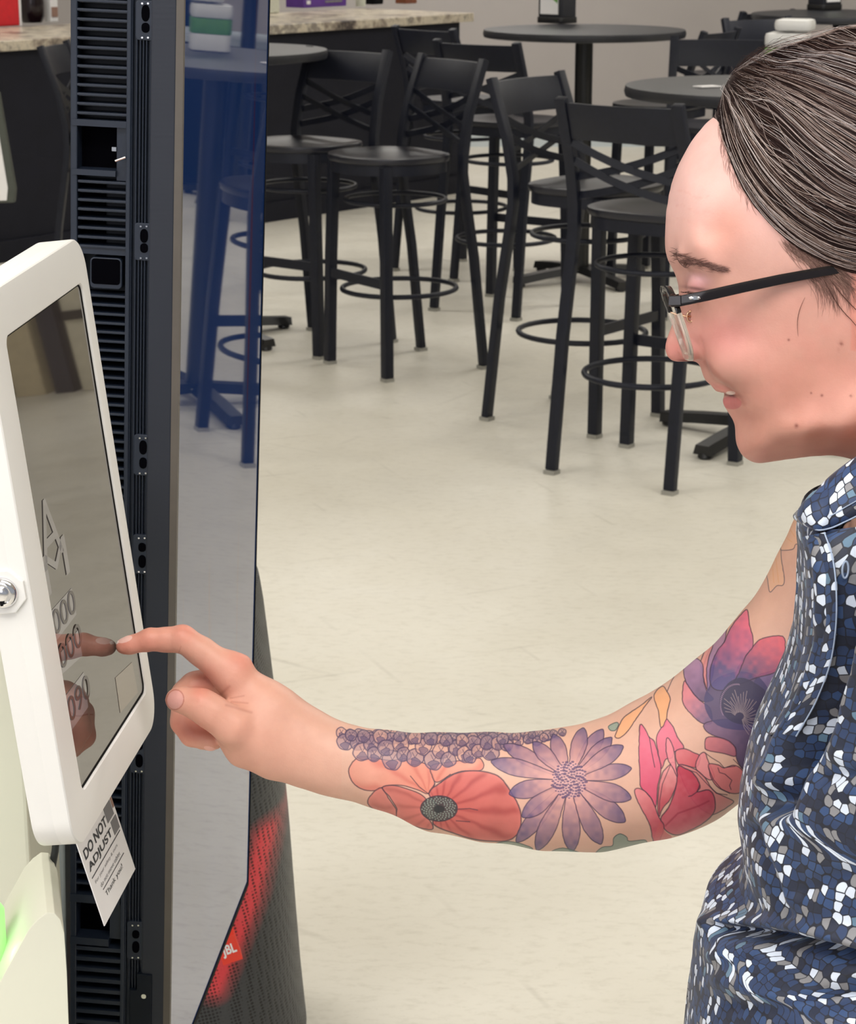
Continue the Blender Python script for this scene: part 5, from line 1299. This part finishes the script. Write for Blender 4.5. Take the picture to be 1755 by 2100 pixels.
# loose strands crossing the cheek side at the picture edge
free_strands([(1690, 575), (1700, 572), (1650, 610)], [(1790, 690), (1800, 670), (1636, 690)], .1, .00022, [(70, 44, 38)], .0006, 13, 12, f_head)
capC = np.tile(srgb((40, 27, 25)), (len(hv), 1))
allv = np.concatenate([hv] + SV); off_ = len(hv); allq = np.concatenate([hq_, np.concatenate(SQ) + off_]); allc = np.concatenate([capC] + SC)
mh = np_mesh('hair', allv, allq); at = mh.color_attributes.new('hair_colour', 'FLOAT_COLOR', 'POINT'); at.data.foreach_set('color', np.c_[allc, np.ones(len(allc))].astype(np.float32).ravel())
k = NT('brown_greying_hair'); a_ = k.n('ShaderNodeAttribute'); a_.attribute_name = 'hair_colour'; k.l(a_.outputs['Color'], k.b.inputs['Base Color'])
k.b.inputs['Roughness'].default_value = .55; k.b.inputs['Specular IOR Level'].default_value = .12
hairmat = k.m; plink('hair', mh, hairmat)
# brows and lashes
SV, SQ, SC = [], [], []
for sd_, nn_ in ((1, 240),):
    a = R9.uniform(0, 1, nn_) ** .8; st = np.c_[1368 + 112 * a, 520 + 34 * a + R9.randn(nn_) * (6 - 3.5 * a)]; en = st + np.c_[R9.uniform(10, 22, nn_), R9.uniform(-6, 8, nn_)]
    free_strands(st, en, -.1, .00013, [(112, 82, 76), (134, 102, 94), (88, 62, 58)], .0005, 14, 6, f_head)
bv_, bq_2, bc_ = np.concatenate(SV), np.concatenate(SQ), np.concatenate(SC)
mb_ = np_mesh('eyebrow', bv_, bq_2); at = mb_.color_attributes.new('hair_colour', 'FLOAT_COLOR', 'POINT'); at.data.foreach_set('color', np.c_[bc_, np.ones(len(bc_))].astype(np.float32).ravel()); plink('eyebrow', mb_, hairmat)
mb2 = mb_.copy(); 
vv = bv_ - HO; vv = vv - 2 * (vv @ HN)[:, None] * HN[None] + HO; mb2 = np_mesh('eyebrow', vv, bq_2); at = mb2.color_attributes.new('hair_colour', 'FLOAT_COLOR', 'POINT'); at.data.foreach_set('color', np.c_[bc_, np.ones(len(bc_))].astype(np.float32).ravel()); plink('eyebrow', mb2, hairmat)
SV, SQ, SC = [], [], []
def lash(sd_):
    R = np.random.RandomState(4); P3 = []
    for i in range(26):
        u = i / 25; p0 = hp(1412 + 40 * u, 596 + 6 * u, 100 + 36 * u); p0 = p0 if sd_ > 0 else p0 - HN * 2 * ((p0 - HO) @ HN)
        d = -HA * .006 - HB * .004 + HN * sd_ * .002 + R.randn(3) * .0004; P3.append([p0 + d * t + HB * .0035 * t * t for t in np.linspace(0, 1, 6)])
    strands(A_(P3), np.full(26, .00012), np.tile(srgb((34, 22, 22)), (26, 1)))
lash(1); mL = np_mesh('eyelashes', np.concatenate(SV), np.concatenate(SQ)); at = mL.color_attributes.new('hair_colour', 'FLOAT_COLOR', 'POINT'); at.data.foreach_set('color', np.c_[np.concatenate(SC), np.ones(len(np.concatenate(SC)))].astype(np.float32).ravel()); plink('eyelashes', mL, hairmat)

# ---- glasses
gl_loc = Vector(hp(1392, 600, 0)); GM = Matrix.Translation(gl_loc)
gls = empty('eyeglasses', gl_loc, 0, 'black and clear plastic eyeglasses worn on the nose, thick dark temple with metal rivet', 'glasses')
W_ = lambda v: Vector(v)
gt = hp(1377, 592, 200); gb = hp(1424, 736, 200)
ta_, tb_2 = (gt - HO) @ HA, (gt - HO) @ HB; ba_, bb_ = (gb - HO) @ HA, (gb - HO) @ HB
def gp(n, w, out=0.): 
    """n metres across the face, w 0 top .. 1 bottom"""
    d = A_([ba_ - ta_, bb_ - tb_2]); nl_ = A_([-d[1], d[0]]) / np.linalg.norm(d); wrap = .9 * (n * n)          # slight face wrap
    q_ = A_([ta_, tb_2]) + d * w + nl_ * out; return W_(HO + HA * (q_[0] + wrap - .004) + HB * q_[1] + HN * n)
k = NT('clear_acetate'); k.b.inputs['Base Color'].default_value = lin((235, 228, 214)); k.b.inputs['Transmission Weight'].default_value = .75; k.b.inputs['Roughness'].default_value = .12; clear = k.m
k = NT('thin_lens_glass'); k.b.inputs['Base Color'].default_value = (1, 1, 1, 1); k.b.inputs['Transmission Weight'].default_value = 1; k.b.inputs['Roughness'].default_value = 0; k.b.inputs['IOR'].default_value = 1.02; lensm = k.m
blk = mat('black_tortoise_acetate', (16, 9, 10), .12, var=.3, nscale=60)
gold = mat('rose_gold_metal', (214, 170, 140), .18, metal=1)
for s in (1, -1):
    shp = rrect(.011, .04, .062, 1.0, .018, 6) ; shp = [(x, y) for x, y in shp]
    # shape in (n, w) with w scaled
    H_ = .046
    shp = rrect(.011, .0, .064, H_, .016, 7); outl = [gp(s * x, (H_ - y) / H_) for x, y in shp]
    up_i = [i for i, (x, y) in enumerate(shp) if y > H_ * .62]; lo_i = [i for i, (x, y) in enumerate(shp) if y <= H_ * .68]
    n_ = len(shp)
    def run(ids, m_, nm):
        # contiguous run
        st_ = [i for i in ids if (i - 1) % n_ not in ids][0]; seq = []; i = st_
        while i in ids and len(seq) < n_: seq.append(outl[i]); i = (i + 1) % n_
        return MB().bar(seq, .0036, .0034, up=tuple(HA)).build(nm, m_, gls, local=GM, bevel=.0006, smooth=40)
    run(set(up_i), blk, 'rim_top'); run(set(lo_i), clear, 'rim_bottom')
    MB().add([v + W_(HA) * o_ for o_ in (-.0004, .0004) for v in outl], [tuple(range(n_)), tuple(range(2 * n_ - 1, n_ - 1, -1))] + [(i, n_ + i, n_ + (i + 1) % n_, (i + 1) % n_) for i in range(n_)]).build('lens', lensm, gls, local=GM)
    def hq2(x, y, h): p = hp(x, y, h); return W_(p if s > 0 else p - HN * 2 * ((p - HO) @ HN))
    tpts = [hq2(1376, 619, 206), hq2(1392, 618, 212), hq2(1450, 606, 214), hq2(1520, 590, 216), hq2(1600, 573, 220), hq2(1680, 558, 224), hq2(1760, 545, 226), hq2(1830, 552, 226), hq2(1870, 590, 224)]
    tm_ = MB().sweep(tpts, [(-.0014, -.0034), (.0014, -.0034), (.0014, .0034), (-.0014, .0034)], up=tuple(HB), scale=[1.0, 1.0, 1.0, .98, .95, .88, .8, .8, .8]).build('temple', blk, gls, local=GM, bevel=.0006, smooth=40)
    rv = hq2(1424, 611, 214) + W_(HN) * s * .0016
    MB().lathe([(.0001, 0), (.0030, 0), (.0034, .0004), (.0028, .0009), (.0001, .0009)], rv, 20, (W_(HA) * 1.1, W_(HB) * .42, W_(HN) * s)).build('rivet', M['chrome'], tm_, local=GM, smooth=50)
    np0 = hq2(1416, 649, 44)
    MB().tube([np0 + W_(HA) * .0026 * math.cos(t) + W_(HB) * .0034 * math.sin(t) + W_(HN) * s * .0035 for t in np.linspace(0, 6.283, 15)[:-1]], .0007, 8, closed=True).build('nose_pad_ring', gold, gls, local=GM, smooth=60)
    MB().tube([np0 + W_(HN) * s * .0035, np0 + W_(HN) * s * .001 - W_(HA) * .003, gp(s * .013, .35)], .0007, 8).build('pad_arm', gold, gls, local=GM, smooth=60)
MB().bar([gp(-.012, .16), gp(-.006, .10), gp(.006, .10), gp(.012, .16)], .004, .0034, up=tuple(HB)).build('bridge', blk, gls, local=GM, bevel=.0006)
MB().bar([gp(.060, .14), W_(hp(1374, 617, 207)), W_(hp(1398, 616, 213))], .0034, .0066, up=tuple(HB)).build('hinge_block', blk, gls, local=GM, bevel=.0006)

# ---- shirt: rings of cloth around the trunk, with folds
cont = [(1652,1062),(1650,1100),(1650,1180),(1648,1260),(1640,1340),(1620,1410),(1585,1480),(1556,1540),(1538,1600),(1528,1660),(1524,1720),(1526,1770),(1534,1812),(1524,1846),(1498,1868),(1468,1886),(1452,1900),(1444,1930),(1434,1980),(1424,2030),(1415,2090),(1408,2160),(1402,2240),(1398,2330)]
cp3 = A_([list(PY(x, y, YC)) for x, y in cont]); czs = cp3[::-1, 2]; cxs = cp3[::-1, 0]
zt, zb_ = cp3[0, 2], cp3[-1, 2]; NV, NU = 360, 520
zz = np.linspace(zt, zb_, NV); xl = np.interp(zz, czs, cxs)
s_ = (zt - zz) / (zt - zb_)
dep = np.interp(s_, [0, .06, .15, .3, .55, .75, 1], [.155, .185, .215, .235, .235, .25, .27])       # front to back
hw = np.interp(s_, [0, .05, .12, .25, .45, .7, 1], [.105, .150, .172, .170, .152, .160, .178])
xc = xl + dep / 2
th = np.linspace(0, 2 * math.pi, NU, endpoint=False)
# denser towards the front: angle pi is the front (-X)
X3 = np.empty((NV, NU, 3)); cc, ssn = np.cos(th), np.sin(th)
ex = .86
X3[..., 0] = xc[:, None] + dep[:, None] / 2 * np.sign(cc) * np.abs(cc) ** ex; X3[..., 1] = YC + hw[:, None] * np.sign(ssn) * np.abs(ssn) ** .92; X3[..., 2] = zz[:, None]
X3[..., 2] += (np.clip((X3[..., 0] - xl[:, None] - .06 * (X3[..., 1] > YC)) * .95, 0, .075) * np.clip(1 - s_ / .22, 0, 1)[:, None] ** 1.3)
nr_ = np.stack([np.broadcast_to(cc, (NV, NU)) / dep[:, None], np.broadcast_to(ssn, (NV, NU)) / hw[:, None] / 2 * 1.0, np.zeros((NV, NU))], -1); nr_ /= np.linalg.norm(nr_, axis=2, keepdims=True)
fx, fy = to_px(X3.reshape(-1, 3)); near = (X3[..., 1].ravel() < YC + .05)
disp = np.zeros(NV * NU)
def polydist(x, y, l_):
    d = np.full(len(x), 1e9)
    for a, b in zip(l_, l_[1:]): d = np.minimum(d, np.abs(poly_sd(x, y, A_([a, b], ).astype(float))))
    return d
def fold(l_, depth, w, edge=1.0):
    global disp
    d = polydist(fx, fy, l_); disp += near * depth * np.exp(-(d / w) ** 2) * edge
fold([(1728,1090),(1738,1180),(1736,1270),(1722,1370),(1694,1455),(1655,1520),(1618,1580),(1592,1650)], -.034, 21)
fold([(1690,1110),(1704,1200),(1700,1300),(1684,1380),(1650,1460),(1610,1530),(1575,1600)], .010, 20)
fold([(1770,1330),(1745,1430),(1720,1540)], .006, 26)
fold([(1470,1905),(1530,1912),(1590,1922),(1650,1935),(1720,1952),(1790,1975)], -.018, 12)
fold([(1455,1890),(1520,1888),(1600,1896),(1680,1908),(1770,1935)], .007, 16)
fold([(1466,1960),(1500,1945),(1560,1950)], .005, 18)
fold([(1545,1700),(1572,1760),(1590,1830),(1610,1880)], -.006, 14)
fold([(1575,1680),(1600,1760),(1625,1840)], .005, 18)
fold([(1690,1600),(1740,1590),(1800,1600)], -.006, 16)
fold([(1640,1830),(1700,1800),(1780,1790)], -.004, 20)
fold([(1480,2010),(1560,2030),(1650,2022),(1760,1990)], .005, 24)
fold([(1500,2060),(1600,2075),(1760,2050)], -.004, 18)
disp += near * .0016 * (vnoise(fx, fy, 60, 21) - .5) * 2
X3 += nr_ * disp.reshape(NV, NU, 1)
# cloth coordinates in metres for the print
ul = np.zeros((NV, NU)); ul[:, 1:] = np.cumsum(np.linalg.norm(np.diff(X3, axis=1), axis=2), axis=1)
ul = ul - ul[:, [NU // 2]]
vl = np.zeros((NV, NU)); vl[1:] = np.cumsum(np.linalg.norm(np.diff(X3[:, [NU // 2]], axis=0), axis=2), axis=0)
idg = np.arange(NV * NU).reshape(NV, NU)
Q = np.stack([idg[:-1, :-1], idg[1:, :-1], idg[1:, 1:], idg[:-1, 1:]], -1).reshape(-1, 4)
Qw = np.stack([idg[:-1, -1], idg[1:, -1], idg[1:, 0], idg[:-1, 0]], -1).reshape(-1, 4)
Qa = np.concatenate([Q, Qw])
def shirt_mat():
    k = NT('navy_scale_print_cloth'); uv = k.n('ShaderNodeUVMap'); uv.uv_map = 'cloth'
    def vor(feat, sc):
        v = k.n('ShaderNodeTexVoronoi', voronoi_dimensions='2D', feature=feat); v.inputs['Scale'].default_value = sc; v.inputs['Randomness'].default_value = .55; k.l(uv.outputs[0], v.inputs['Vector']); return v
    v1, v2 = vor('F1', 160), vor('DISTANCE_TO_EDGE', 160); sp_ = k.n('ShaderNodeSeparateColor'); k.l(v1.outputs['Color'], sp_.inputs[0])
    clump = k.n('ShaderNodeTexNoise', noise_dimensions='2D'); clump.inputs['Scale'].default_value = 48; clump.inputs['Detail'].default_value = 1; k.l(v1.outputs['Position'], clump.inputs['Vector'])
    val = k.math('ADD', k.math('MULTIPLY', sp_.outputs[0], .62), k.math('MULTIPLY', clump.outputs[0], .60))
    c = k.ramp(val, [(0, lin((22, 31, 54))), (.42, lin((33, 53, 90))), (.62, lin((42, 68, 110))), (.715, lin((92, 122, 146))), (.735, lin((128, 128, 132))), (.80, lin((206, 216, 232)))], 'CONSTANT')
    e = k.ramp(v2.outputs['Distance'], [(.04, (1, 1, 1, 1)), (.08, (0, 0, 0, 1))]); e2 = k.ramp(v1.outputs['Distance'], [(.56, (0, 0, 0, 1)), (.62, (1, 1, 1, 1))]); e = k.math('MAXIMUM', e, e2)
    k.l(k.mix(e, c, lin((14, 20, 38))), k.b.inputs['Base Color']); k.b.inputs['Roughness'].default_value = .62; k.b.inputs['Sheen Weight'].default_value = .1
    k.bump(k.noise(k.coord(), 700, 2), .1, .0003); return k.m
shm = shirt_mat()
ms = np_mesh('shirt', X3.reshape(-1, 3), Qa)
uvl = ms.uv_layers.new(name='cloth'); li = np.empty(len(ms.loops), np.int32); ms.loops.foreach_get('vertex_index', li)
UV = np.stack([ul.ravel(), -vl.repeat(NU, 1).ravel() if vl.shape[1] == 1 else -vl.ravel()], 1)[li]
seam = np.zeros(len(ms.loops), bool); seam[len(Q) * 4:] = True; fixm = seam & (li % NU == 0); UV[fixm, 0] = (ul[:, -1] + .0005).repeat(1)[li[fixm] // NU]
uvl.data.foreach_set('uv', UV.astype(np.float32).ravel())
shirt = plink('shirt', ms, shm)
def patch(name, top, bot, m, n=40, k_=12, bulge=.004, parent=shirt, thick=.0016):
    """a cloth strip between two 3D curves"""
    T_, B_ = [A_([list(p) for p in c]) for c in (top, bot)]
    rs = lambda c: np.stack([np.interp(np.linspace(0, 1, n), np.linspace(0, 1, len(c)), c[:, i]) for i in range(3)], 1)
    def smooth3(c):
        o = smooth_closed3(c); return o
    T2, B2 = rs(smo3(T_)), rs(smo3(B_)); v = np.linspace(0, 1, k_)[None, :, None]
    G = T2[:, None] * (1 - v) + B2[:, None] * v
    nrm2 = np.cross(np.gradient(G, axis=0), np.gradient(G, axis=1)); nrm2 /= np.linalg.norm(nrm2, axis=2, keepdims=True) + 1e-9
    if nrm2[..., 1].mean() > 0: nrm2 = -nrm2
    G = G + nrm2 * bulge * np.sin(v * math.pi) ** .6
    F_, Bk = G + nrm2 * thick / 2, G - nrm2 * thick / 2; I_ = np.arange(n * k_).reshape(n, k_); o = n * k_
    q1 = np.stack([I_[:-1, :-1], I_[1:, :-1], I_[1:, 1:], I_[:-1, 1:]], -1).reshape(-1, 4); q2 = q1[:, ::-1] + o
    bd_ = np.r_[I_[0, :], I_[1:, -1], I_[-1, -2::-1], I_[-2:0:-1, 0]]; nb_ = np.roll(bd_, -1); q3 = np.stack([bd_, nb_, nb_ + o, bd_ + o], 1)
    me = np_mesh(name, np.concatenate([F_.reshape(-1, 3), Bk.reshape(-1, 3)]), np.concatenate([q1, q2, q3]))
    u2 = np.zeros((n, k_)); u2[1:] = np.cumsum(np.linalg.norm(np.diff(G, axis=0), axis=2), axis=0); v2 = np.zeros((n, k_)); v2[:, 1:] = np.cumsum(np.linalg.norm(np.diff(G, axis=1), axis=2), axis=1)
    uvl = me.uv_layers.new(name='cloth'); li = np.empty(len(me.loops), np.int32); me.loops.foreach_get('vertex_index', li); UV = np.stack([u2.ravel() + .31, v2.ravel() + .17], 1)
    uvl.data.foreach_set('uv', np.concatenate([UV, UV])[li].astype(np.float32).ravel())
    ob = plink(name, me, m, shirt); bmx = bmesh.new(); bmx.from_mesh(me); bmesh.ops.recalc_face_normals(bmx, faces=bmx.faces); bmx.to_mesh(me); bmx.free(); return ob
def smo3(c, k=6):
    p = np.concatenate([[2 * c[0] - c[1]], c, [2 * c[-1] - c[-2]]]); o = []
    for i in range(1, len(p) - 2):
        for j in range(k):
            t = j / k; p0, p1, p2, p3 = p[i - 1:i + 3]; o.append(.5 * ((2 * p1) + (p2 - p0) * t + (2 * p0 - 5 * p1 + 4 * p2 - p3) * t * t + (3 * p1 - p0 - 3 * p2 + p3) * t ** 3))
    return A_(o + [c[-1]])
from mathutils.bvhtree import BVHTree
SB = BVHTree.FromPolygons([tuple(v) for v in X3.reshape(-1, 3)], [tuple(int(i) for i in q_) for q_ in Qa])
def cs(l_, off=.002, extra=0., last=1.24):
    """lay points on the shirt front as seen from the front"""
    o = []
    for x, y in l_:
        r = ray(x, y); hit = SB.ray_cast(O, r.normalized())
        if hit[0] is not None and hit[3] / r.length < 1.5: last = hit[3] / r.length
        o.append(Pn(x, y, last - off + extra))
    return o
bot = cs([(1654,1078),(1674,1088),(1702,1084),(1734,1070),(1774,1052),(1840,1034),(1920,1024)], .010)
Db = [(A_(p) - A_([0, 0, CAM_H])) @ A_([0, CP, -SP_]) for p in bot]
topl = [(1649,1046),(1668,1014),(1694,984),(1730,955),(1770,930),(1840,905),(1920,900)]
patch('collar', [Pn(x, y, dd_ + .012 + .012 * min(i, 3) / 3) for i, ((x, y), dd_) in enumerate(zip(topl, Db))], bot, shm, bulge=.007)
stt = lambda q, f_, e: [tuple(A_(b_) * (1 - f_) + A_(t_) * f_ + A_([0, -e, 0])) for t_, b_ in zip([Pn(x, y, dd_ + .02) for (x, y), dd_ in zip(topl, Db)], bot)]
patch('collar', [Pn(x, y, D_) for x, y, D_ in ((1660,1050,1.36),(1700,1008,1.40),(1740,978,1.43),(1790,950,1.46),(1850,935,1.48),(1930,925,1.47))],
      [Pn(x, y, D_) for x, y, D_ in ((1668,1080,1.36),(1710,1050,1.42),(1750,1035,1.45),(1800,1020,1.49),(1860,1010,1.51),(1930,1000,1.50))], shm, bulge=.003)
patch('placket', cs([(1690,1092),(1706,1140),(1714,1200),(1714,1280),(1702,1360),(1672,1440),(1632,1510)], .006), cs([(1652,1100),(1655,1150),(1658,1210),(1656,1280),(1644,1360),(1618,1440),(1580,1510)], .002), shm, bulge=.005)
pale_thread = mat('pale_blue_thread', (150, 165, 190), .7)
def stitch(nm, p, r=.0005): MB().tube([Vector(q_) for q_ in smo3(A_([list(v) for v in p]))], r, 6).build(nm, pale_thread, shirt, local=PM_, smooth=60)
stitch('collar_piping', [A_(p) + A_([0, -.0022, .001]) for p in bot])
stitch('collar_piping', [A_(p) for p in stt(0, .34, .008)], .0004)
stitch('placket_seam', cs([(1690,1092),(1706,1140),(1714,1200),(1714,1280),(1702,1360),(1672,1440),(1632,1510)], .0075))
bc = W_(cs([(1733, 1168)], .004)[0])
MB().tube([bc + Vector((.0018 * math.cos(t), -.0005, .0052 * math.sin(t))) for t in np.linspace(0, 6.283, 17)[:-1]], .0007, 8, closed=True).build('buttonhole', pale_thread, shirt, local=PM_, smooth=60)
# trousers and shoes below the picture edge
trm = mat('dark_denim', (38, 44, 62), .8, var=.15, nscale=120, bump=.2)
b = MB(); hx0 = float(xc[-1]); zb2 = zb_ + .06; vs = []; nT = 36
rows = [(zb2, .122, .160), (zb2 - .1, .128, .168), (zb2 - .19, .12, .165)]
b.add([(hx0 + a * math.cos(2 * math.pi * i / nT), YC + w * math.sin(2 * math.pi * i / nT), z) for z, a, w in rows for i in range(nT)], [(r * nT + i, r * nT + (i + 1) % nT, (r + 1) * nT + (i + 1) % nT, (r + 1) * nT + i) for r in range(2) for i in range(nT)] + [tuple(range(nT))[::-1], tuple(2 * nT + i for i in range(nT))])
for s in (-1, 1):
    b.lathe([(.088, 0), (.086, -.1), (.066, -(zb2 - .16) * .52), (.060, -(zb2 - .16) * .62), (.052, -(zb2 - .16) + .07)], (hx0, YC + s * .082, zb2 - .15), 24)
b.build('trousers', trm, person, local=PM_, smooth=60)
for s in (-1, 1):
    MB().prism([(.05, -.04), (.055, 0), (.05, .04), (-.06, .048), (-.16, .045), (-.195, .02), (-.195, -.02), (-.16, -.045), (-.06, -.048)], Vector((hx0 + .01, YC + s * .082, 0)), X_, Y_, Z, .0, .075).build('shoe', M['iron'], person, local=PM_, bevel=.02, seg=3, smooth=60)
